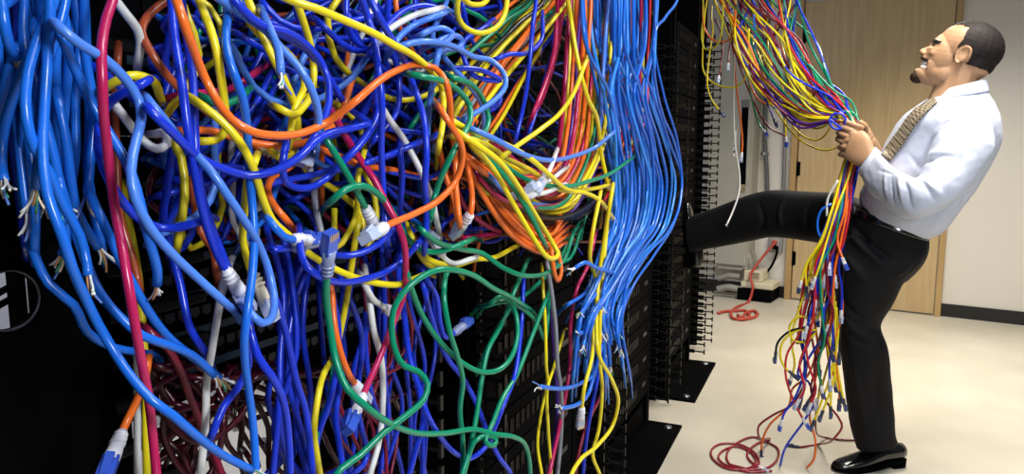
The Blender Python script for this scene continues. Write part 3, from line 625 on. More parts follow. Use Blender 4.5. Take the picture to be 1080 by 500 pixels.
# ankle of the raised leg running into the shoe
#CABLES
# ------------------------------------------------------------------ cables
CR = 0.0032
def basis_from(t, upv=(0, 0, 1)):
    t = Vector(t).normalized(); q = t.to_track_quat('X', 'Z'); return q.to_matrix().to_4x4()
def plug_mesh(name, m):
    b = MB(); b.box((0.010, -0.0058, -0.004), (0.031, 0.0058, 0.004), bev=0.0007)
    b.add([(0.011, -.003, .004), (0.011, .003, .004), (0.029, .003, .0042), (0.029, -.003, .0042), (0.011, -.003, .0085), (0.011, .003, .0085), (0.027, .003, .0058), (0.027, -.003, .0058)],
          [(0,1,2,3),(4,7,6,5),(0,4,5,1),(1,5,6,2),(2,6,7,3),(3,7,4,0)])
    for k in range(4): b.box((0.0245, -.0045+k*.0026, -.0043), (0.0305, -.0045+k*.0026+.0013, -.0035), 1)
    return b.mesh(name, [m, gold])
def boot_mesh(name, m):
    b = MB(); P = np.array([(-0.014, 0, 0), (-0.010, 0, 0), (0.0, 0, 0), (0.006, 0, 0), (0.013, 0, 0)]); v, f = tube(P, [.0036, .0042, .0052, .0060, .0062], 12); v[:, 2] *= .85; b.add(v, f)
    for k in range(3): v, f = tube(np.array([(-.011+k*.004, 0, 0), (-.009+k*.004, 0, 0)]), .0052+k*.0004, 10); b.add(v, f)
    return b.mesh(name, m, True)
PM = {'c': plug_mesh('plug', plugc), 'b': plug_mesh('plug', plugb), 's': plug_mesh('plug', plugs)}
BM = {'w': boot_mesh('boot', bootw), 'b': boot_mesh('boot', bootb), 'y': boot_mesh('boot', mat('boot_ivory', (.70, .62, .45), .45)), 'c': boot_mesh('boot', mat('boot_smoke', (.35, .40, .62), .2, trans=.3))}
WIRE = [mat('wire_'+n, c, .4) for n, c in (('white', (.75, .73, .68)), ('cream', (.66, .52, .36)), ('green', (.05, .28, .13)), ('blue', (.10, .2, .55)), ('copper', (.55, .26, .10)))]
def fray_mesh(seed):
    r = random.Random(seed); b = MB()
    for k in range(7):
        a = r.uniform(0, 6.28); s = r.uniform(.3, 1.1); L = r.uniform(.010, .021); P = [(-.003, .0012*cos(a), .0012*sin(a))]
        for q in (.35, .7, 1.0): P.append((L*q, .006*s*q*q*cos(a+q)+.0012*cos(a), .006*s*q*q*sin(a+q)+.0012*sin(a)))
        v, f = tube(spline(np.array(P), .002), .00085, 5); b.add(v, f, [0, 0, 1, 0, 2, 3, 4][k])
    return b.mesh('frayed_wires', WIRE, True)
FR = [fray_mesh(i) for i in range(5)]
ncab = [0]
def cable(P, col, r=CR, label=None, group=None, ends=(None, None), step=.008, scale=1.0, sides=8, name='patch_cable'):
    Q = spline(P, step); c = Q[len(Q)//2].copy(); v, f = tube(Q-c, r, sides)
    o = link(name, mesh_np(name, v, f, MATS['cable_'+col]), None, c); tag(o, label, 'cable', group); ncab[0] += 1
    for k, e in enumerate(ends):
        if not e: continue
        t = Q[min(2, len(Q)-1)]-Q[0] if k == 0 else Q[-1]-Q[-min(3, len(Q))]
        t = -t if k == 0 else t; p = (Q[0] if k == 0 else Q[-1])-c
        mw = Matrix.Translation(p) @ basis_from(t) @ Matrix.Rotation(R.uniform(-.9, .9), 4, 'X') @ Matrix.Scale(scale, 4)
        if e == 'f':
            k_ = link('frayed_wires', FR[R.randrange(5)], o); k_.matrix_local = mw
        else:
            k_ = link('boot', BM[e[0]], o); k_.matrix_local = mw; k2 = link('plug', PM[e[1]], o); k2.matrix_local = mw
    return o
VX = ([-60, 0, 200, 400, 600, 720], [.48, .47, .42, .385, .36, .35])
def v_at(px): return float(np.interp(px, *VX))
def rackpts(pts, off, wob=.010):
    ph = R.uniform(0, 6); k = R.uniform(.6, 1.2); P = []
    for i, q in enumerate(pts):
        px, py = q[0], q[1]; extra = q[2] if len(q) > 2 else 0
        P.append(atv(px, py, v_at(px)+off+extra+wob*sin(ph+i*k)))
    return P
def tucked(pts, ends):                                       # a cable whose end is not seen runs on into the depth of the tangle
    pts = [tuple(p) for p in pts]; inside = lambda p: -4 < p[0] < 1084 and 2 < p[1] < 498
    def ext(p, q):
        dx, dy = p[0]-q[0], p[1]-q[1]; L = sqrt(dx*dx+dy*dy)+1e-6; return [(p[0]+dx/L*12, p[1]+dy/L*12, .05), (p[0]+dx/L*20, p[1]+dy/L*20+6, .14)]
    a, b_ = pts[0], pts[-1]; out = list(pts)
    if inside(b_) and not ends[1]: out += ext(b_, pts[-2])
    if inside(a) and not ends[0]: out = ext(a, pts[1])[::-1]+out
    return out
def runon(P, pts):                                           # above the picture a cable goes up to the top bar of the racks, below it hangs on
    def up(p):
        u_, v__ = p@U, p@V; z1 = max(1.98, p[2]+.12); h_ = z1-p[2]
        return [uvz(u_+R.uniform(-.02, .02), v__+.02, p[2]+h_*.35), uvz(u_+R.uniform(-.05, .05), v__+.10, p[2]+h_*.75), uvz(u_+R.uniform(-.05, .05), .66, z1+.06), uvz(u_+R.uniform(-.05, .05), .76, z1)]
    if pts[0][1] <= -4: P = up(P[0])[::-1]+P
    elif pts[0][1] >= 500: P = [P[0]-np.array([0, 0, .22])]+P
    if pts[-1][1] <= -4: P = P+up(P[-1])
    elif pts[-1][1] >= 500: P = P+[P[-1]-np.array([0, 0, .10])+V*.01, P[-1]-np.array([0, 0, .24])+V*.04]
    return P
STUFF = MB(); SCOL = sorted(CC)
def T(col, off, pts, ends=(None, None), label=None, group=None, r=CR, deep=9.0):
    P = rackpts(tucked(pts, ends), off)
    P = runon(P, pts)
    if off > deep:                                           # too deep in the heap to be picked out singly
        v_, f_ = tube(spline(P, .012), r, 6); STUFF.add(v_, f_, SCOL.index(col)); return None
    return cable(P, col, r, label, group, ends)
# shared labels for cables that nothing tells apart
GL = dict(
 lh=('azure patch cable in the hank hanging at the left edge of the picture', 'azure cables in the left hank'),
 rb=('royal blue patch cable knotted into the middle of the tangle', 'royal blue cables in the tangle'),
 lb=('royal blue patch cable dangling below the tangle', 'royal blue cables dangling below the tangle'),
 og=('orange patch cable in the fan sweeping under the yellow loop', 'orange cables in the fan'),
 gl=('green patch cable in the lower loops below the orange fan', 'green cables in the lower loops'),
 yd=('yellow patch cable dangling in front of the black ducts right of the tangle', 'yellow cables dangling at the right'))
def TG(col, off, pts, g, ends=(None, None), r=CR, deep=9.0): return T(col, off, pts, ends, GL[g][0], GL[g][1], r, deep)
# ---- left hank, azure
T('azure', -.01, [(60, -14), (44, 30), (33, 62), (27, 95), (28, 125), (36, 155), (52, 182), (66, 215), (84, 248), (91, 275), (93, 291)], (None, 'f'), 'bright azure cable crossing the front of the left hank, frayed end low')
T('azure', .0, [(70, -14), (62, 30), (52, 60), (45, 90), (43, 125), (42, 160), (37, 200)], (None, 'f'), 'azure cable with a bushy white frayed end halfway down the left hank')
T('azure', .01, [(0, -12), (4, 20), (9, 45), (17, 61)], (None, 'f'), 'short azure cable ending in torn wires at the far upper left')
T('azure', .02, [(25, -12), (24, 20), (25, 45), (33, 80), (45, 120), (58, 170), (66, 220), (70, 255), (66, 268)], (None, 'f'), 'azure cable with a frayed tip turned left beside the black cover')
TG('azure', .02, [(20, -14), (8, 3), (-6, 14), (-14, 40)], 'lh')
TG('azure', .03, [(20, 50), (10, 72), (4, 98), (-4, 128)], 'lh')
T('azure', .01, [(30, 62), (18, 92), (8, 120), (2, 150), (2, 178), (4, 190)], (None, 'f'), 'azure cable hanging by the left picture edge with a brown frayed end')
T('azure', -.012, [(66, 40), (74, 60), (86, 87), (98, 112), (116, 142), (134, 172), (144, 200), (152, 232), (160, 262), (166, 285), (166, 300)], (None, 'f'), 'azure cable slanting right out of the left hank, splayed wires at its end')
T('peri', -.02, [(64, 30), (85, 47), (110, 62), (132, 83), (146, 105), (149, 125), (143, 150), (138, 180), (143, 210), (157, 238), (180, 266), (205, 290), (238, 320)], (None, None), 'light blue cable arching out of the left hank down to a blue plug')
T('azure', .05, [(34, 30), (28, 100), (23, 165), (22, 200), (27, 230), (34, 262), (52, 300), (78, 322), (92, 350), (118, 366), (150, 372)], (None, None), 'shadowed azure cable curving across the black duct cover')
T('azure', -.02, [(52, -12), (50, 60), (47, 110), (45, 160), (50, 205), (66, 250), (76, 282), (88, 310), (104, 343), (123, 375), (140, 400), (160, 422), (182, 438), (205, 458), (235, 480), (266, 496)], (None, 'f'), 'long azure cable sweeping diagonally to the bottom edge of the picture')
T('azure', .01, [(62, 190), (78, 240), (94, 285), (106, 310), (125, 333), (150, 354), (178, 364), (205, 376), (226, 396)], (None, 'f'), 'azure cable running low to a silver torn end beside the white cable')
T('azure', .015, [(100, 215), (125, 270), (143, 305), (163, 338), (182, 360), (205, 378), (232, 399)], (None, 'f'), 'azure cable closely following another to a torn silver end')
TG('azure', .05, [(88, -10), (91, 40), (93, 85), (94, 130), (92, 175), (97, 212), (106, 255)], 'lh')
TG('azure', .03, [(60, 100), (70, 150), (75, 190), (82, 225), (104, 262)], 'lh', (None, 'f'))
for k in range(17):
    x = R.uniform(-8, 92); d = R.uniform(-6, 16); y1 = R.uniform(150, 262)
    TG('azure' if R.random() < .8 else 'royal', R.uniform(.02, .10), [(x+R.uniform(-10, 10), -14), (x+R.uniform(-7, 7), 45), (x+d*.5+R.uniform(-7, 7), 110), (x+d, y1*.8), (x+d*1.5+R.uniform(-8, 8), y1)], 'lh', (None, 'f' if y1 < 235 and R.random() < .5 else None), deep=.06)
# ---- between the left hank and the centre
T('crimson', -.015, [(121, -12), (112, 20), (107, 50), (108, 90), (109, 118), (113, 155), (117, 190), (122, 225), (127, 252), (134, 292), (142, 340), (149, 380), (157, 422), (163, 480), (166, 512)], (None, None), 'crimson cable falling straight down past the left hank')
T('rust', .03, [(190, -8), (172, 3), (155, 18), (149, 33), (156, 50), (169, 70), (182, 86), (198, 100), (216, 116), (232, 128), (250, 141), (272, 156), (292, 162)], (None, 'yc'), 'rust orange cable bent in a wide hook at the upper left')
T('rust', .08, [(124, 60), (121, 120), (123, 160), (124, 195), (127, 230), (142, 280), (146, 300)], (None, None), 'rust orange cable hanging behind the crimson one')
T('white', .03, [(116, -8), (124, 3), (134, 16), (145, 31), (148, 45), (146, 62)], (None, None), 'short grey-white cable at the top between crimson and rust ones')
T('white', .02, [(122, 112), (131, 123), (141, 137), (153, 150), (166, 157), (176, 152), (174, 140), (166, 141)], (None, None), 'white cable curled into a small hook beside the crimson cable')
T('yellow', .02, [(112, 92), (124, 85), (137, 80), (152, 81), (164, 88), (168, 100)], (None, None), 'short yellow cable bent like a hook left of the rust cable')
T('yellow', .10, [(131, 205), (135, 232), (140, 255), (146, 290), (150, 340), (154, 400), (154, 450), (155, 512)], (None, None), 'yellow cable dropping behind the crimson one to the bottom edge')
T('white', .11, [(144, 330), (145, 400), (145, 450), (145, 512)], (None, None), 'white cable hanging straight between duct fingers at lower left')
T('orange', .05, [(155, 385), (151, 405), (143, 425), (131, 450), (123, 470)], (None, 'wb'), 'orange cable with a blue plug pointing down at lower left')
T('royal', .01, [(150, 88), (132, 97), (117, 107), (107, 123), (104, 145), (106, 167), (115, 190), (131, 215), (150, 233), (170, 240), (190, 240), (212, 233)], (None, None), 'royal blue cable in a deep loop behind the light blue arch')
TG('royal', .06, [(60, 30), (75, 46), (92, 66), (110, 77), (130, 95), (150, 111), (170, 127), (186, 141), (205, 160), (225, 182)], 'rb')
T('peri', -.01, [(160, 110), (180, 134), (200, 156), (222, 180), (240, 206), (260, 236), (273, 258), (283, 284), (289, 312), (287, 334), (276, 341), (262, 328)], (None, None), 'glossy blue cable running diagonally and hooking back under the ivory plug')
TG('royal', .05, [(188, 140), (180, 170), (175, 205), (172, 230), (180, 262), (190, 300), (200, 345), (215, 370)], 'lb')
# ---- centre, royal and light blue
T('royal', .0, [(180, -10), (183, 30), (188, 64), (193, 96), (197, 130), (204, 170), (212, 215), (222, 250), (233, 276), (246, 297)], (None, 'wc'), 'royal blue cable ending in a big clear plug at lower left of centre')
TG('royal', .01, [(190, -10), (197, 40), (203, 80), (205, 125), (207, 170), (214, 212), (226, 247), (240, 282), (252, 306)], 'rb')
T('azure', -.01, [(236, -10), (240, 12), (238, 45), (244, 70), (255, 100), (260, 128), (262, 170), (266, 215), (268, 250), (266, 290), (262, 320), (258, 352), (258, 378), (262, 410), (267, 450), (270, 508)], (None, None), 'azure cable hanging plumb from the top to the bottom edge')
T('peri', -.02, [(222, -14), (236, 2), (256, 16), (280, 32), (300, 55), (318, 75), (330, 98), (336, 122), (334, 150)], (None, None), 'light blue cable sweeping across the top centre')
T('peri', -.025, [(280, 20), (288, 38), (294, 55), (296, 78)], (None, 'f'), 'pale blue cable with a silver shredded end near the top')
T('royal', -.01, [(240, -14), (256, 10), (275, 26), (300, 33), (320, 45), (335, 60), (345, 80), (347, 105), (340, 130), (324, 156)], (None, None), 'royal blue cable bowing over the top centre')
T('royal', -.015, [(160, 118), (182, 140), (210, 166), (235, 178), (262, 185), (290, 180), (315, 166), (332, 149), (348, 140), (368, 136), (390, 130)], (None, None), 'royal blue cable sagging in a wide smile across the centre')
T('royal', .0, [(302, 150), (298, 172), (300, 188), (312, 198), (332, 196), (350, 183), (362, 171), (384, 147), (398, 122), (400, 90), (396, 55)], (None, None), 'royal blue cable scooping up under the wide blue smile')
T('royal', -.015, [(379, -12), (388, 18), (396, 48), (400, 80), (403, 112), (402, 150), (404, 200), (408, 250)], (None, None), 'royal blue cable standing upright right of centre')
T('royal', -.025, [(386, -14), (400, 18), (415, 44), (426, 62), (434, 84), (441, 104), (447, 126), (450, 160), (448, 195), (450, 222), (448, 258)], (None, None), 'thick royal blue cable slanting down over the yellow one')
T('peri', -.02, [(418, 50), (436, 45), (455, 44), (478, 49), (500, 60), (520, 65), (531, 77), (533, 91), (521, 106), (500, 120), (485, 128)], (None, None), 'light blue cable bent in a broad hook at the right of the tangle')
TG('peri', -.01, [(446, 36), (456, 31), (468, 30), (477, 35), (473, 42), (464, 50), (460, 66), (456, 88), (452, 120), (450, 150)], 'rb')
TG('peri', .0, [(458, 46), (470, 40), (482, 38), (487, 43), (484, 50), (472, 52), (455, 60)], 'rb')
T('white', .0, [(400, 42), (411, 31), (425, 22), (440, 15), (456, 11)], (None, None), 'grey-white cable crossing among the blue loops at the top')
TG('peri', .0, [(414, 50), (422, 38), (434, 28), (446, 22), (462, 16)], 'rb')
TG('royal', .01, [(392, 52), (410, 25), (428, 10), (450, 6), (468, 12), (480, 22)], 'rb')
T('royal', .0, [(360, 172), (378, 152), (390, 135), (396, 118), (397, 90)], (None, None), 'royal blue cable rising beside the crimson one')
TG('royal', -.005, [(385, 172), (410, 164), (430, 155), (448, 148), (466, 140)], 'rb')
TG('royal', .01, [(422, 160), (424, 190), (422, 220), (426, 252), (420, 285), (426, 330), (432, 378), (438, 398), (446, 424), (446, 446), (438, 476), (430, 510)], 'lb')
T('royal', -.01, [(316, 250), (318, 270), (325, 283), (342, 294), (362, 298), (386, 294), (408, 286), (428, 271), (440, 258)], (None, None), 'royal blue cable sagging below the tangle in a long smile')
TG('royal', .0, [(350, 268), (362, 270), (380, 267), (400, 257), (412, 244)], 'lb')
# ---- yellow
T('yellow', -.03, [(292, -10), (306, 0), (331, 8), (360, 20), (390, 33), (415, 47), (435, 58), (450, 70), (462, 83), (467, 98), (467, 128), (463, 152)], (None, None), 'bright yellow cable slanting across the top of the tangle')
T('yellow', .0, [(206, -14), (213, 8), (221, 28), (228, 52), (233, 82), (237, 110), (238, 128), (235, 142), (226, 148), (212, 149)], (None, None), 'yellow cable bent like a fish hook left of centre')
T('yellow', .01, [(308, -14), (314, 5), (321, 26), (328, 50), (331, 76), (328, 100), (319, 114), (309, 121), (296, 115)], (None, None), 'yellow cable making a U turn in the upper centre')
T('yellow', .015, [(258, -12), (266, 10), (276, 36), (290, 65), (300, 85), (309, 106), (314, 128), (314, 146), (308, 160), (299, 168), (291, 163)], (None, None), 'yellow cable curling back behind the shredded pale blue end')
T('yellow', .0, [(205, 106), (226, 121), (246, 141), (259, 160), (269, 182), (276, 206), (287, 232), (304, 248), (328, 269), (360, 287), (394, 298), (422, 300), (440, 293)], (None, None), 'yellow cable drifting from upper left to low centre')
T('yellow', .01, [(268, 172), (261, 190), (258, 220), (256, 250), (263, 281), (273, 303)], (None, 'yc'), 'yellow cable with an ivory plug hanging left of centre')
T('yellow', .04, [(378, 235), (374, 258), (368, 300), (361, 340), (352, 375), (341, 395), (335, 420), (331, 455), (334, 480), (338, 512)], (None, None), 'yellow cable falling to the bottom edge left of the red plug')
T('yellow', .02, [(440, 262), (448, 276), (460, 283), (480, 281), (500, 274), (520, 272), (540, 262)], (None, None), 'yellow cable lying level below the clear plug')
T('yellow', .02, [(430, 240), (438, 258), (450, 272), (470, 280)], (None, None), 'short yellow cable bending under the green one')
# ---- orange
T('orange', -.03, [(182, -14), (188, 6), (196, 30), (205, 55), (215, 80), (228, 105), (244, 126), (264, 138), (290, 143), (320, 140), (345, 129), (362, 117), (377, 105), (395, 89), (415, 76), (440, 68), (459, 72), (470, 86), (474, 102), (476, 130), (480, 165), (481, 200), (484, 230)], (None, None), 'long orange cable swooping through the whole tangle')
T('orange', -.04, [(466, 118), (474, 130), (484, 146), (488, 166), (481, 190), (464, 210), (438, 225), (412, 236), (400, 243)], (None, 'wc'), 'orange cable looping down to a white plug in the centre')
T('orange', -.02, [(470, 125), (484, 152), (495, 185), (498, 212), (496, 226), (491, 233)], (None, 'wc'), 'orange cable with a clear plug lying level')
TG('orange', .0, [(462, 148), (468, 180), (479, 212), (483, 235)], 'og')
for k in range(7):
    d = k*3.2; T('orange', .0+k*.004, [(482+d*.3, 150+d), (497+d*.5, 183-d*.2), (513+d, 212-d*.3), (532+d*1.2, 240-d*.6), (553+d*.8, 259-d), (575+d*.6, 267-d*1.6), (593-d*.2, 258-d*1.8)], (None, None), GL['og'][0], GL['og'][1])
T('orange', .02, [(300, 230), (288, 215), (282, 200), (288, 186), (302, 178)], (None, None), 'short rust-orange bend below the blue smile')
T('orange', .03, [(346, 282), (350, 310), (353, 345), (360, 375), (368, 395), (378, 410)], (None, 'wc'), 'orange cable alongside the green one ending in a small clear plug')
T('rust', .05, [(203, 196), (205, 215), (212, 245), (224, 262), (228, 285)], (None, None), 'rust cable hanging behind the blue diagonals')
# ---- green
T('green', -.03, [(436, 79), (452, 82), (468, 86), (485, 97), (495, 111), (496, 126), (488, 143), (477, 162), (466, 185), (459, 205), (455, 224)], (None, None), 'green cable hooking over the orange one in the centre')
T('green', -.02, [(478, 82), (498, 90), (509, 104), (515, 122), (513, 136), (504, 145), (494, 147)], (None, None), 'green cable curled beside the light blue hook')
T('green', -.03, [(480, 138), (498, 150), (518, 162), (538, 179), (562, 192), (592, 197), (622, 191), (642, 184), (661, 171)], (None, None), 'green cable sagging across the foot of the yellow hank')
T('green', .0, [(340, 140), (352, 160), (364, 180), (378, 205), (390, 228)], (None, 'wc'), 'green cable slanting to a white plug in the centre')
T('green', -.01, [(352, 210), (364, 200), (382, 196), (400, 206), (415, 226), (426, 246), (440, 262), (458, 266), (478, 261), (490, 256)], (None, None), 'green cable arching over the crimson one')
T('green', -.015, [(446, 244), (462, 256), (488, 263), (510, 268), (528, 281), (545, 289), (564, 291), (582, 285), (596, 272), (602, 254)], (None, None), 'green cable running right into the orange fan')
T('green', -.02, [(552, 322), (540, 314), (520, 304), (500, 291), (480, 285), (460, 285), (440, 295), (425, 309), (415, 327), (413, 350), (417, 371), (426, 386), (441, 392), (451, 405), (447, 421), (430, 437), (405, 456), (380, 480), (352, 504)], (None, None), 'green cable making the big left bow below the tangle')
T('green', -.01, [(428, 285), (434, 305), (446, 334), (462, 358), (480, 377), (506, 392), (526, 390), (540, 375), (546, 350), (542, 325), (530, 312), (520, 318)], (None, None), 'green cable forming the large ring below the tangle')
T('green', -.005, [(488, 288), (472, 286), (468, 310), (473, 345), (482, 375), (488, 402), (485, 432), (488, 466), (487, 512)], (None, None), 'green cable dropping plumb through the ring to the bottom edge')
TG('green', .0, [(552, 285), (542, 308), (530, 340), (515, 368), (508, 400), (503, 435), (494, 480), (484, 512)], 'gl')
T('green', -.02, [(346, 278), (344, 310), (348, 345), (354, 380), (366, 410), (385, 428), (410, 446), (440, 457), (470, 457), (500, 453), (522, 458), (542, 461), (555, 472), (559, 512)], ('cb', None), 'green cable running level across the bottom')
TG('green', -.015, [(488, 508), (494, 482), (500, 466), (512, 459), (523, 463), (521, 470), (512, 466), (520, 445), (530, 420), (545, 395), (562, 352), (575, 318)], 'gl')
TG('green', .01, [(582, 262), (580, 295), (578, 330), (575, 358), (566, 340), (548, 324), (530, 318), (515, 322)], 'gl')
TG('green', .02, [(606, 244), (596, 262), (582, 285), (560, 306), (545, 318), (530, 338), (512, 372)], 'gl')
TG('green', .03, [(610, 250), (604, 268), (596, 276), (588, 268), (600, 250)], 'gl')
T('green', .05, [(352, 388), (348, 420), (338, 445), (330, 470)], (None, None), 'dark green cable peeking behind the falling yellow one')
T('green', .03, [(215, 103), (232, 110), (248, 106), (258, 98)], (None, None), 'short green cable peeping out behind the hooked yellow one')
# ---- crimson, white, grey in the centre
T('crimson', -.01, [(352, 122), (364, 143), (379, 167), (395, 190), (407, 214), (419, 236), (426, 256), (428, 282), (426, 310), (415, 340), (401, 376), (388, 405), (378, 428)], (None, 'wb'), 'crimson cable ending in a white and blue plug near the bottom')
T('white', .03, [(240, 285), (236, 298), (230, 330), (223, 372), (218, 402), (217, 440), (211, 510)], (None, None), 'white cable hanging left of the centre to the bottom edge')
T('white', .02, [(386, 292), (390, 320), (394, 348), (402, 378), (404, 420), (400, 465), (388, 512)], (None, None), 'white cable hanging beside the crimson plug')
T('white', .015, [(384, 298), (392, 314), (402, 322), (411, 328)], (None, 'wc'), 'short white cable with a grey plug under the blue smile')
T('white', .0, [(402, 112), (412, 128), (426, 147), (439, 171), (448, 190), (456, 212), (461, 236)], (None, None), 'white cable behind the thick slanting blue one')
T('grey', .03, [(322, 165), (330, 190), (333, 220), (340, 250)], (None, None), 'grey cable hanging in the shadow of the blue scoop')
T('white', .0, [(462, 262), (470, 274), (480, 278), (494, 274)], ('wc', None), 'white cable with a chunky plug below the level clear plug')
# ---- lower royal blue
TG('royal', .0, [(444, 420), (450, 436), (461, 456), (480, 478), (498, 483), (514, 469), (522, 450), (532, 424), (543, 395), (550, 340), (552, 300)], 'lb')
TG('royal', .02, [(446, 300), (458, 345), (472, 378), (490, 402), (505, 432), (515, 460), (526, 482), (540, 506)], 'lb')
TG('royal', .0, [(262, 340), (272, 376), (286, 396), (298, 420), (304, 455), (306, 512)], 'lb')
TG('royal', .02, [(285, 300), (300, 345), (312, 400), (322, 432), (327, 470), (330, 512)], 'lb')
T('royal', .02, [(448, 292), (460, 312), (464, 340), (470, 356), (484, 347)], (None, 'cb'), 'short royal blue cable with a plug pointing right above the green ring')
T('royal', .0, [(290, 262), (305, 262), (322, 258)], (None, 'cb'), 'royal blue cable with a clear plug level below the tangle')
T('azure', .0, [(286, 235), (300, 250), (318, 253)], (None, 'wb'), 'blue cable whose white-booted plug juts right above the blue smile')
TG('royal', .01, [(262, 330), (258, 352), (262, 385), (250, 410), (236, 428), (225, 455)], 'lb')
for k in range(26):
    x = R.uniform(275, 450); y0 = R.uniform(240, 300)
    TG('royal', R.uniform(.04, .16), [(x+R.uniform(-20, 20), y0), (x+R.uniform(-12, 12), y0+60), (x+R.uniform(-14, 14), y0+130), (x+R.uniform(-16, 16), y0+190), (x+R.uniform(-20, 20), 508)], 'lb', (None, 'f' if R.random() < .1 else None), deep=.05)
# ---- unseen-order filler of the tangle: loose loops, farther back
def wander(x, y, a, n, step, turn, bounds):
    P = [(x, y)]; w_ = R.uniform(-turn, turn)
    for _ in range(n):
        w_ = .55*w_+R.uniform(-turn, turn); a += w_
        x += step*cos(a); y += step*sin(a); x0, x1, y0, y1 = bounds
        if x < x0 or x > x1: a = pi-a; x = min(max(x, x0), x1)
        if y < y0 or y > y1: a = -a; y = min(max(y, y0), y1)
        P.append((x, y))
    return P
TL = {'royal': GL['rb'], 'peri': ('light blue patch cable half buried in the tangle', 'light blue cables in the tangle'), 'azure': ('azure patch cable half buried in the middle of the tangle', 'azure cables in the tangle'),
      'orange': ('orange patch cable half buried in the tangle', 'orange cables in the tangle'), 'yellow': ('yellow patch cable half buried in the tangle', 'yellow cables in the tangle'), 'green': ('green patch cable half buried in the tangle', 'green cables in the tangle'),
      'crimson': ('crimson patch cable half buried in the tangle', 'crimson cables in the tangle'), 'white': ('white patch cable half buried in the tangle', 'white cables in the tangle')}
pal = ['royal']*15+['peri']*3+['azure']*2+['orange', 'yellow', 'green', 'crimson', 'white', 'orange']
for k in range(84):
    x = R.uniform(175, 510); y = R.uniform(-10, 165); c = R.choice(pal)
    P = wander(x, y, R.uniform(.5, 2.6) if R.random() < .7 else R.uniform(-.5, 3.6), R.randint(4, 7), R.uniform(30, 44), .75, (172, 528, -25, 262))
    e2 = R.choice(['cb', 'wc', 'wb']) if R.random() < .16 else None
    T(c, R.uniform(.015, .15), P, (None, e2), TL[c][0], TL[c][1], deep=.03)
for k in range(80):
    P = wander(R.uniform(165, 600), R.uniform(-10, 190), R.uniform(0, 6.3), R.randint(5, 8), R.uniform(32, 46), .7, (160, 640, -25, 255))
    T(R.choice(['royal', 'royal', 'royal', 'azure', 'rust', 'green', 'maroon', 'black']), R.uniform(.12, .22), P, deep=0)
# ---- diagonal layer at the top right of the tangle
pal = ['yellow']*6+['orange']*5+['green']*4+['black']*5+['royal']*2+['maroon']*2+['grey']
DL = 'patch cable in the slanting layer at the top right of the tangle'
for k in range(34):
    s = R.uniform(0, 1); c = R.choice(pal); x0 = 548+s*62; y0 = -12+R.uniform(0, 10)+s*12; L = R.uniform(.75, 1.15); j = R.uniform(-7, 7)
    T(c, R.uniform(.035, .12), [(x0+8, y0-10), (x0-22*L, y0+22+s*10+j*.4), (x0-58*L, y0+54+s*26+j), (x0-88*L, y0+90+s*36+j), (x0-112*L, y0+128+s*40+R.uniform(-10, 10))], (None, R.choice([None]*7+['wc', 'cb'])), c.replace('maroon', 'dark red')+' '+DL, c+' cables in the slanting layer', deep=.05)
T('yellow', .0, [(484, -12), (482, 12), (486, 24), (495, 32), (508, 35), (522, 30), (531, 18), (535, -10)], (None, None), 'yellow cable hanging in a round U at the top edge')
T('yellow', .0, [(485, -12), (490, 0), (500, 5), (512, 2), (518, -10)], (None, None), 'short yellow bend peeking in at the top edge')
T('royal', .01, [(566, -10), (562, 25), (559, 60), (555, 95), (549, 125), (543, 150)], (None, None), 'royal blue cable in front of the slanting black ones')
T('royal', .02, [(572, 20), (572, 38), (565, 50), (552, 57), (538, 57), (524, 62)], (None, None), 'royal blue cable curling by the dark gap beside the yellow hank')
T('royal', .03, [(586, 30), (581, 60), (574, 85), (566, 115), (558, 140)], (None, None), 'royal blue cable leaning through the dark gap')
for k in range(4):
    T('crimson', .02+k*.008, [(588+k*2, -10), (587+k*1.5, 25), (584+k, 55), (574, 90+k*3), (562-k, 120+k*3)], (None, None), 'crimson patch cable hanging in the dark gap left of the yellow hank', 'crimson cables in the dark gap')
for k in range(9):
    T('black', .01+k*.006, [(470+R.uniform(-6, 6), 120+k*5), (500, 165+k*5), (528, 196+k*4), (560, 222+k*2.2), (592, 228+k*1.2), (622+k*2, 214-k), (640, 190)], (None, None), 'black patch cable in the dark hank under the yellow one', 'black cables in the dark hank', deep=.035)
# ---- yellow, orange and red hank
pal = ['yellow']*9+['orange']*6+['crimson']*3+['green']+['purple']+['peri']+['lime']*2
YL = 'patch cable in the warm-coloured hank that bends left at its foot'
for k in range(46):
    s = (k+R.random())/46; c = R.choice(pal); q = R.uniform(-1, 1); yb = 186+34*s+R.uniform(-8, 8); xe = 560+R.uniform(-22, 14)
    T(c, -.01+R.uniform(0, .065), [(603+46*s+q*4, -14), (600+46*s+q*5, 45), (597+46*s+q*5, 95), (592+47*s+q*4, 140), (585+45*s, 172+q*3), (572+33*s, yb-6), (xe+12*s, yb+R.uniform(-4, 3)), (xe-26, yb-14+R.uniform(-8, 4)), (xe-48, yb-34)], (None, None), c.replace('lime', 'mustard').replace('peri', 'light blue')+' '+YL, c+' cables in the warm hank', deep=.012)
T('yellow', -.03, [(597, -14), (602, 20), (606, 46), (612, 76), (620, 104), (630, 126), (634, 160), (640, 190)], (None, None), 'yellow cable lying over the front of the warm hank')
T('yellow', -.035, [(478, 128), (500, 140), (528, 150), (556, 165), (580, 185), (596, 199), (618, 200), (640, 196)], (None, None), 'yellow cable stretched level along the foot of the warm hank')
T('yellow', -.03, [(482, 145), (508, 150), (536, 168), (560, 180), (590, 200), (615, 203), (633, 212), (645, 228)], (None, None), 'yellow cable running level and dropping at the blue hank')
T('yellow', -.045, [(484, 140), (502, 152), (526, 170), (546, 196), (568, 232), (582, 255), (588, 266), (583, 273), (574, 268), (560, 247), (542, 216), (520, 178), (500, 156)], (None, None), 'yellow cable folded into the long narrow loop over the orange fan')
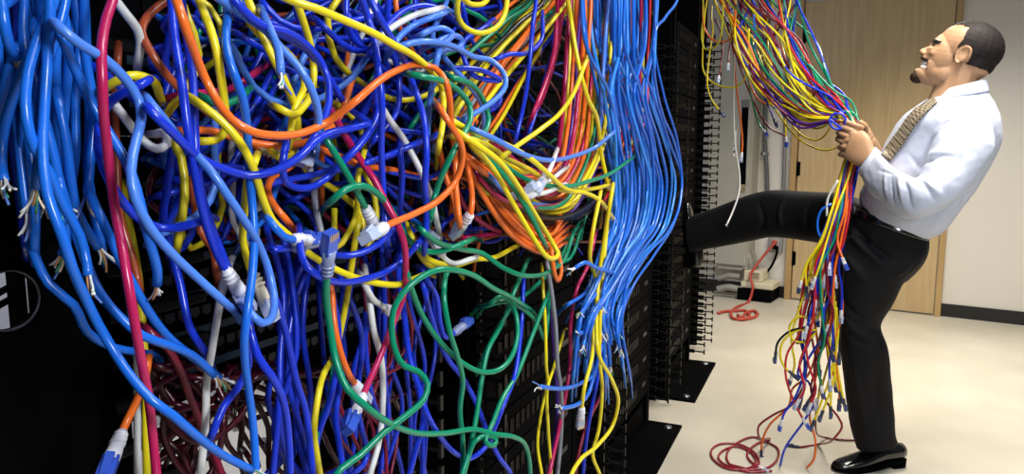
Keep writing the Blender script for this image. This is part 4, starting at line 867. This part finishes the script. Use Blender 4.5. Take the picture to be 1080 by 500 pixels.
T('green', -.035, [(496, 150), (520, 172), (545, 203), (562, 232), (572, 252)], (None, None), 'green cable inside the long narrow yellow loop')
T('peri', -.035, [(498, 136), (520, 146), (550, 162), (578, 169), (604, 165), (630, 154), (642, 144)], (None, None), 'light blue cable crossing the warm hank in a shallow curve')
T('yellow', -.03, [(616, 70), (604, 100), (590, 120), (572, 135), (548, 152), (530, 165)], (None, None), 'yellow cable peeling off the warm hank to the left')
for (x, y, a, lab) in ((556, 206, 2.9, 'clear plug end of a white cable resting at the foot of the warm hank'), (566, 196, 2.5, 'white plug lying among the yellow cables at the hank foot'), (574, 188, 1.9, 'white plug standing behind the sagging green cable')):
    T('white', -.028, [(x-34*cos(a), y-20*sin(a)-4), (x-18*cos(a), y-10*sin(a)), (x, y)], (None, 'wc'), lab)
# ---- azure hank on the right
BL = ('azure patch cable in the flowing hank right of the warm one', 'azure cables in the right hank')
for k in range(48):
    s = (k+R.random())/48; q = R.uniform(-1.6, 1.6); s2 = min(1, max(0, s+R.uniform(-.3, .3))); ye = R.uniform(300, 400); c = R.choice(['azure']*5+['sky']*5)
    xa = np.interp(s, [0, 1], [618, 694]); P = [(xa+q*6, -14), (622+70*s+q*5, 45), (634+60*s2+q*4, 100), (640+70*s2+q*3, 150), (643+76*s2, 195), (642+70*s2, 232), (634+52*s2+q*3, 268), (624+36*s2+q*4, 305)]
    if ye > 320: P.append((618+26*s2+q*8, 335))
    P.append((616+30*s2+q*12, max(ye, P[-1][1]+16)))
    T(c, -.03+R.uniform(0, .085)-.012*s2, P, (None, 'f' if R.random() < .55 else None), BL[0], BL[1], .0030, deep=.008)
T('azure', -.035, [(716, -12), (702, 18), (691, 34), (689, 60), (692, 92), (700, 124), (711, 150), (719, 185), (717, 215), (705, 244), (686, 264), (664, 292), (655, 330), (652, 362)], (None, 'f'), 'outermost azure cable of the right hank, bulging farthest right', None, .0029)
for k in range(12):
    s = R.random(); c = R.choice(['yellow', 'lime', 'crimson', 'red', 'green', 'orange']); nm = {'lime': 'mustard'}.get(c, c)
    T(c, .01+R.uniform(0, .03), [(640+55*s, -14), (645+46*s, 60), (648+40*s, 120), (642+22*s, 170), (640+R.uniform(-6, 10), 215)], (None, None), nm+' patch cable threaded among the azure ones of the right hank', nm+' cables among the azure ones')
T('azure', -.03, [(632, 374), (626, 394), (611, 405), (592, 410), (570, 408)], (None, 'f'), 'azure cable end curling left in a low bow with a frayed tip')
T('azure', -.028, [(626, 398), (620, 416), (608, 427), (592, 431)], (None, 'f'), 'azure cable end curling left just under the bowed one')
T('azure', -.03, [(640, 286), (628, 282), (616, 277), (606, 283)], (None, 'f'), 'azure cable end poking left above the crimson one')
T('azure', -.03, [(632, 306), (622, 318), (613, 330)], (None, 'f'), 'azure cable end pointing down left beside the yellow cable')
T('azure', -.03, [(628, 338), (620, 348), (610, 352)], (None, 'f'), 'lowest azure cable end poking left beside the yellow cable')
T('azure', -.03, [(660, 315), (652, 335), (651, 352), (654, 368)], (None, 'f'), 'azure cable end hanging free at the right of the hank foot')
# ---- dangling cables below the warm hank
TG('yellow', -.03, [(632, 210), (625, 245), (622, 270), (628, 295), (629, 325), (626, 352), (624, 378), (616, 410), (613, 436)], 'yd', (None, 'wc'))
T('yellow', -.04, [(645, 205), (638, 248), (632, 290), (629, 332), (631, 372), (645, 400), (652, 425), (646, 449), (630, 470), (612, 485), (600, 510)], (None, None), 'yellow cable bellying out right below the azure hank to the bottom edge')
TG('yellow', -.02, [(640, 240), (635, 300), (632, 372), (635, 412), (631, 455), (625, 478), (634, 508)], 'yd')
TG('yellow', .0, [(572, 292), (575, 340), (576, 385), (577, 405), (570, 440), (567, 470), (572, 510)], 'yd', r=.0024)
TG('yellow', .0, [(592, 360), (584, 388), (577, 412), (578, 450), (581, 508)], 'yd', r=.0024)
T('grey', -.005, [(578, 285), (582, 310), (586, 345), (588, 385), (592, 415), (592, 455), (587, 510)], (None, None), 'grey cable hanging plumb below the orange fan')
T('crimson', .0, [(626, 255), (620, 280), (608, 306), (602, 340), (601, 385), (596, 420), (588, 460), (578, 508)], (None, None), 'crimson cable falling below the warm hank')
T('maroon', .02, [(630, 425), (618, 450), (610, 480), (606, 508)], (None, None), 'dark red cable low beside the purple one')
T('royal', .0, [(634, 378), (628, 410), (622, 440), (617, 475), (614, 510)], (None, None), 'royal blue cable dropping to the bottom edge below the azure hank')
T('purple', .01, [(580, 300), (583, 350), (588, 430), (584, 470), (578, 508)], (None, None), 'purple cable hanging beside the grey one')
T('orange', -.01, [(582, 268), (584, 285), (588, 296), (592, 286), (590, 272)], (None, None), 'small orange loop peeking below the long yellow loop')
# ---- dark red nest low in the nearest rack
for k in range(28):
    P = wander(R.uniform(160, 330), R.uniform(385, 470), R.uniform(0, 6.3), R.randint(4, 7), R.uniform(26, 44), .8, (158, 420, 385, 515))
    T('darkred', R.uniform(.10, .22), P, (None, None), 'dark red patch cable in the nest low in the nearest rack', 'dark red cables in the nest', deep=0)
T('maroon', .06, [(158, 350), (176, 366), (190, 390), (203, 425), (213, 448), (226, 480), (236, 510)], (None, None), 'maroon cable slanting behind the white one at lower left')
for k in range(7):
    x = R.uniform(375, 450); T('maroon', R.uniform(.06, .14), [(x, 300+R.uniform(-20, 20)), (x+R.uniform(-10, 25), 345), (x+R.uniform(-5, 20), 380), (x-R.uniform(10, 40), 415), (x-R.uniform(0, 30), 455), (x-R.uniform(-20, 20), 508)], (None, None), 'thin maroon cable in the dark gap behind the crimson plug', 'maroon cables in the dark gap', .0022, 0)
tag(STUFF.obj('cable_tangle', [MATS['cable_'+q] for q in SCOL], None, True), 'dense mass of mixed cables deep inside the tangle', 'cables', kind='stuff')
# ------------------------------------------------------------------ cables pulled by the man
HR = .0043
def MP(pts): return [M(*p) if len(p) == 3 else fl(p[0], p[1], .0055) for p in pts]
def H(col, pts, ends=(None, None), label=None, group=None, r=HR):
    P = [np.array([p[0], p[1], max(p[2], .006)]) for p in MP(pts)]
    if pts[0][1] <= -20: P = [uvz(P[0]@U+R.uniform(-.08, .08), .78, 2.16), uvz(P[0]@U+R.uniform(-.05, .05), max(.6, P[0]@V), 2.20)]+P
    elif len(pts[0]) == 3 and pts[0][1] < 120 and pts[0][0] < 850: P = [P[0]+np.array([R.uniform(-.02, .05), .10, .12]), P[0]+np.array([0, .03, .05])]+P
    return cable(P, col, r, label, group, ends, step=.012, scale=1.15)
# bundle: from the rack top, through both fists, down to loose plugs
pal = ['yellow']*13+['royal']*9+['red']*7+['maroon']*6+['green']*4+['orange']*7+['purple']*2+['azure']*2+['lime']*3
E1 = ['bs', 'ws', 'wc', 'wb', 'wc']
gn = {'lime': 'mustard', 'azure': 'light blue', 'maroon': 'dark red', 'royal': 'blue'}
palA = ['yellow']*15+['maroon']*9+['royal']*7+['green']*5+['orange']*4+['lime']*4+['purple']*3+['red']*2
palB = ['yellow']*9+['red']*7+['orange']*8+['royal']*9+['green']*3+['azure']*2+['maroon']*4+['purple']
def grip_place():
    a = R.uniform(0, 6.28); q = R.random()**.5; return 8.5*q*cos(a), .024*q*sin(a)
for k in range(50):
    s = (k+R.random())/50; gx, gy = grip_place(); c = R.choice(palA) if s < .72 else R.choice(['royal', 'royal', 'royal', 'yellow', 'red', 'green', 'maroon'])
    sag = (1-s)*R.uniform(.6, 1.4)
    sa, sb, sc = [min(1.05, max(-.05, s+R.uniform(-w_, w_))) for w_ in (.34, .26, .14)]
    top = [(742+92*sa, -50, .50-.10*s), (756+82*sa, -4, .40-.08*s), (776+76*sb+R.uniform(-4, 4), 40+10*sag, .28+R.uniform(-.08, .08)), (803+66*sb+R.uniform(-6, 6), 76+22*sag, .14+R.uniform(-.06, .06)), (846+40*sc+R.uniform(-4, 4), 101+34*sag+R.uniform(-3, 3), .02+R.uniform(-.02, .02))]
    grip = [(888+gx*.9+8*s, 120+8*(1-s), -.07+gy), (903+gx*.8, 141, -.105+gy*.8), (903.5+gx*.8, 150, -.108+gy*.8), (900+gx*.8, 166, -.11+gy*.8)]
    nm = gn.get(c, c); H(c, top+grip, (None, None), nm+" patch cable stretched from the rack top to the man's fists", nm+' cables above the fists', HR)
for k in range(42):
    gx, gy = grip_place(); c = R.choice(palB)
    grip = [(902+gx*.8, 139, -.105+gy*.8), (903.5+gx*.8, 150, -.108+gy*.8), (899+gx, 168, -.11+gy), (895+gx*1.1, 184, -.125+gy*1.3)]
    s3 = min(1, max(0, .5+gx/15+R.uniform(-.35, .35))); ye = 250+R.random()**.8*185
    low = [(877+19*s3, 222, -.185+gy), (866+22*s3+R.uniform(-3, 3), 254, -.20+gy)]
    y = 254; ph = R.uniform(0, 6)
    while y+30 < ye:
        y += 26; sp = (y-254)/170; low.append((857+26*s3-12*sp+(s3-.5)*34*sp+9*sp*sin(ph+y*.045)+R.uniform(-3, 3), y, -.20+gy*2))
    ye = max(ye, y+14); low.append((low[-1][0]+R.uniform(-7, 7), ye, -.20+gy*2))
    nm = gn.get(c, c); H(c, grip+low, (None, R.choice(E1)), nm+" patch cable hanging below the man's fists with a loose plug", nm+' cables below the fists', HR)
# loops and loose ends hanging from the top, left of the pull
def HL(col, pts, ends, label, e0=.42, e1=.25):
    n = len(pts); return H(col, [(x, y, e0+(e1-e0)*i/(n-1)) for i, (x, y) in enumerate(pts)], ends, label, None, .0038)
HL('yellow', [(748, -30), (743, 20), (741, 55), (742, 75), (750, 86), (765, 92), (778, 91), (786, 82), (789, 66), (790, 30)], (None, None), 'yellow cable sagging in a deep U beside the far finger duct')
HL('lime', [(738, -30), (742, 10), (740, 40), (744, 52), (754, 50), (760, 38), (763, 5)], (None, None), 'mustard cable in a small U at the top of the far duct')
HL('yellow', [(752, 30), (748, 60), (746, 88), (750, 104), (760, 118)], (None, 'bs'), 'yellow cable ending in a dark blue plug by the far duct')
HL('orange', [(745, -30), (741, 12), (744, 32), (752, 42), (764, 44), (772, 38), (776, 10)], (None, None), 'orange cable looped at the top of the far duct')
HL('azure', [(770, -30), (772, 20), (776, 44), (786, 62), (792, 64), (796, 50), (795, 15)], (None, None), 'blue cable in a narrow U hanging at the top')
HL('white', [(778, -30), (775, 40), (774, 100), (775, 150), (780, 185), (779, 205), (772, 225), (767, 236)], (None, 'f'), 'white cable hanging alone down to the raised leg', .42, .05)
HL('orange', [(774, 60), (777, 95), (781, 125), (783, 150), (782, 164)], (None, 'wc'), 'orange cable hanging beside the lone white one')
HL('green', [(776, 40), (788, 80), (794, 110), (800, 130), (806, 139)], (None, 'wb'), 'green cable with a blue plug hanging under the pull')
HL('maroon', [(768, 30), (782, 75), (797, 112), (812, 135), (828, 143)], (None, None), 'dark red cable sagging below the pulled bundle')
HL('yellow', [(812, 60), (826, 95), (828, 125), (829, 148)], (None, 'wb'), 'yellow cable hanging plumb to a blue plug beside the door')
HL('orange', [(786, 60), (792, 92), (804, 108), (820, 110), (830, 100), (838, 70)], (None, None), 'orange cable looping under the pulled bundle')
HL('yellow', [(800, 85), (822, 122), (842, 146), (866, 158), (882, 156), (891, 147), (897, 138)], (None, None), 'yellow cable sagging lowest under the pull to the fists', .3, -.08)
HL('yellow', [(806, 80), (826, 118), (845, 142), (862, 148), (874, 138), (878, 120)], (None, None), 'yellow cable in a second shallow sag below the pull', .3, .0)
HL('purple', [(832, 90), (843, 112), (840, 124)], (None, 'bs'), 'purple cable with a dark plug hanging in front of the door edge', .2, .15)
HL('yellow', [(792, 70), (806, 96), (812, 110), (816, 113)], (None, 'wc'), 'short yellow cable with a white plug under the pull')
HL('royal', [(800, 90), (808, 106), (817, 128)], (None, 'bs'), 'short blue cable with a dark plug under the pull')
HL('maroon', [(762, 45), (761, 65), (758, 82)], (None, 'wc'), 'dark red cable end with a white plug by the lone white cable')
HL('maroon', [(772, 30), (769, 52), (768, 69)], (None, 'wc'), 'short dark red cable end left of the lone white cable')
H('royal', [(882, 126, -.10)]+[(883.5+8.5*cos(a), 128+8.5*sin(a), -.13-.012*(a/9)) for a in np.linspace(-2.6, 9.6, 26)]+[(892, 140, -.13)], (None, None), 'blue cable coiled in a small ring at the fists', None, .004)
HL('green', [(855, 70), (880, 96), (897, 106), (903, 118), (904, 132)], (None, None), 'green cable bowing out above the fists', .05, -.08)
# loose ends of the lower bundle
def HD(col, pts, ends, label, e=-.2):
    return H(col, [(x, y, e) if y < 1000 else (x, y-1000) for x, y in pts], ends, label, None, .0044)
HD('yellow', [(868, 300), (862, 335), (842, 334), (833, 344), (836, 358), (848, 361), (860, 352)], (None, None), 'yellow cable making a small ring in the lower bundle')
HD('yellow', [(862, 348), (840, 349), (826, 360), (823, 376), (828, 388), (835, 394)], (None, 'bs'), 'yellow cable arching left to a dark plug in the lower bundle')
HD('black', [(850, 345), (832, 350), (820, 362), (818, 374)], (None, 'bs'), 'black cable end arching left out of the lower bundle')
HD('red', [(868, 285), (850, 320), (843, 352), (830, 374), (829, 398), (838, 425), (848, 444)], (None, 'wb'), 'red cable bowing left in the lower bundle')
HD('azure', [(877, 215), (866, 222), (862, 240), (866, 252)], (None, None), 'blue cable loop standing off the bundle before the raised thigh', -.19)
HD('white', [(884, 190), (873, 210), (872, 228)], (None, None), 'thin white cable beside the bundle above the thigh', -.19)
HD('royal', [(872, 300), (858, 350), (846, 378), (842, 396), (852, 402), (858, 424), (848, 444), (828, 473+0), (822, 505)], (None, None), 'blue cable trailing from the bundle to the bottom edge', -.17)
HD('royal', [(872, 350), (852, 380), (845, 404), (836, 424), (827, 436), (824, 446)], (None, 'wb'), 'blue cable ending in a dangling plug just above the floor')
HD('orange', [(880, 280), (866, 350), (852, 396), (836, 410), (832, 428), (812, 448), (804, 465), (803, 478)], (None, 'bs'), 'orange cable trailing left to a plug near the red coils', -.1)
HD('orange', [(878, 300), (868, 360), (860, 400), (854, 440), (860, 465), (858, 485), (850, 508)], (None, None), 'orange cable trailing to the bottom edge right of the blue one', -.14)
HD('brick', [(868, 330), (864, 390), (872, 424), (884, 440), (888, 450), (880, 462), (862, 1469), (844, 1471.5), (840, 1471)], (None, 'bs'), 'red cable curling round to a dark plug flat on the floor', -.12)
HD('maroon', [(866, 400), (860, 446), (872, 1462), (888, 1464), (902, 1464.5)], (None, None), 'dark red cable lying on the floor by the toe of the shoe', -.1)
HD('brick', [(852, 380), (846, 410), (834, 428), (815, 438), (800, 450), (800, 460), (812, 1463), (808, 1465), (795, 1461), (778, 1467), (767, 1478), (770, 1490), (785, 1497), (800, 1490), (794, 1476), (780, 1469), (762, 1468), (751, 1474), (752, 1484), (766, 1494), (785, 1496), (808, 1494), (820, 1484), (819, 1472), (806, 1466), (793, 1472), (788, 1480), (793, 1488), (803, 1494)], (None, 'wc'), 'red cable heaped in loose coils on the floor at the bottom', -.12)
HD('brick', [(814, 1497), (790, 1498), (768, 1492), (758, 1484), (762, 1476), (776, 1471), (790, 1476), (797, 1488), (788, 1494), (770, 1490)], (None, None), 'dark red cable coiled with the red heap on the floor')
for k, (x, y) in enumerate(((876, 432), (886, 416), (890, 424), (867, 436), (858, 446))):
    HD('yellow', [(878+k, 300+6*k), (872+3*k, 350), (878+R.uniform(-6, 8), 395), (x, y)], (None, 'bs'), ['yellow cable with a dark plug lowest by the trouser leg', 'yellow cable with a plug against the knee-down trouser', 'rightmost yellow cable end by the shin', 'yellow cable end hanging mid bundle above the floor', 'yellow cable end hanging nearest the blue trailing cable'][k])
# knot of black cables in the fists
for k in range(4): H('black', [(880+k, 118+k*3, -.06), (889+k, 134+2*k, -.10), (897, 150+k, -.10), (893+k*2, 172, -.12), (884+3*k, 230, -.18), (870+5*k, 330+15*k, -.2)], (None, 'bs'), "black patch cable in the man's fists", 'black cables in the grip')
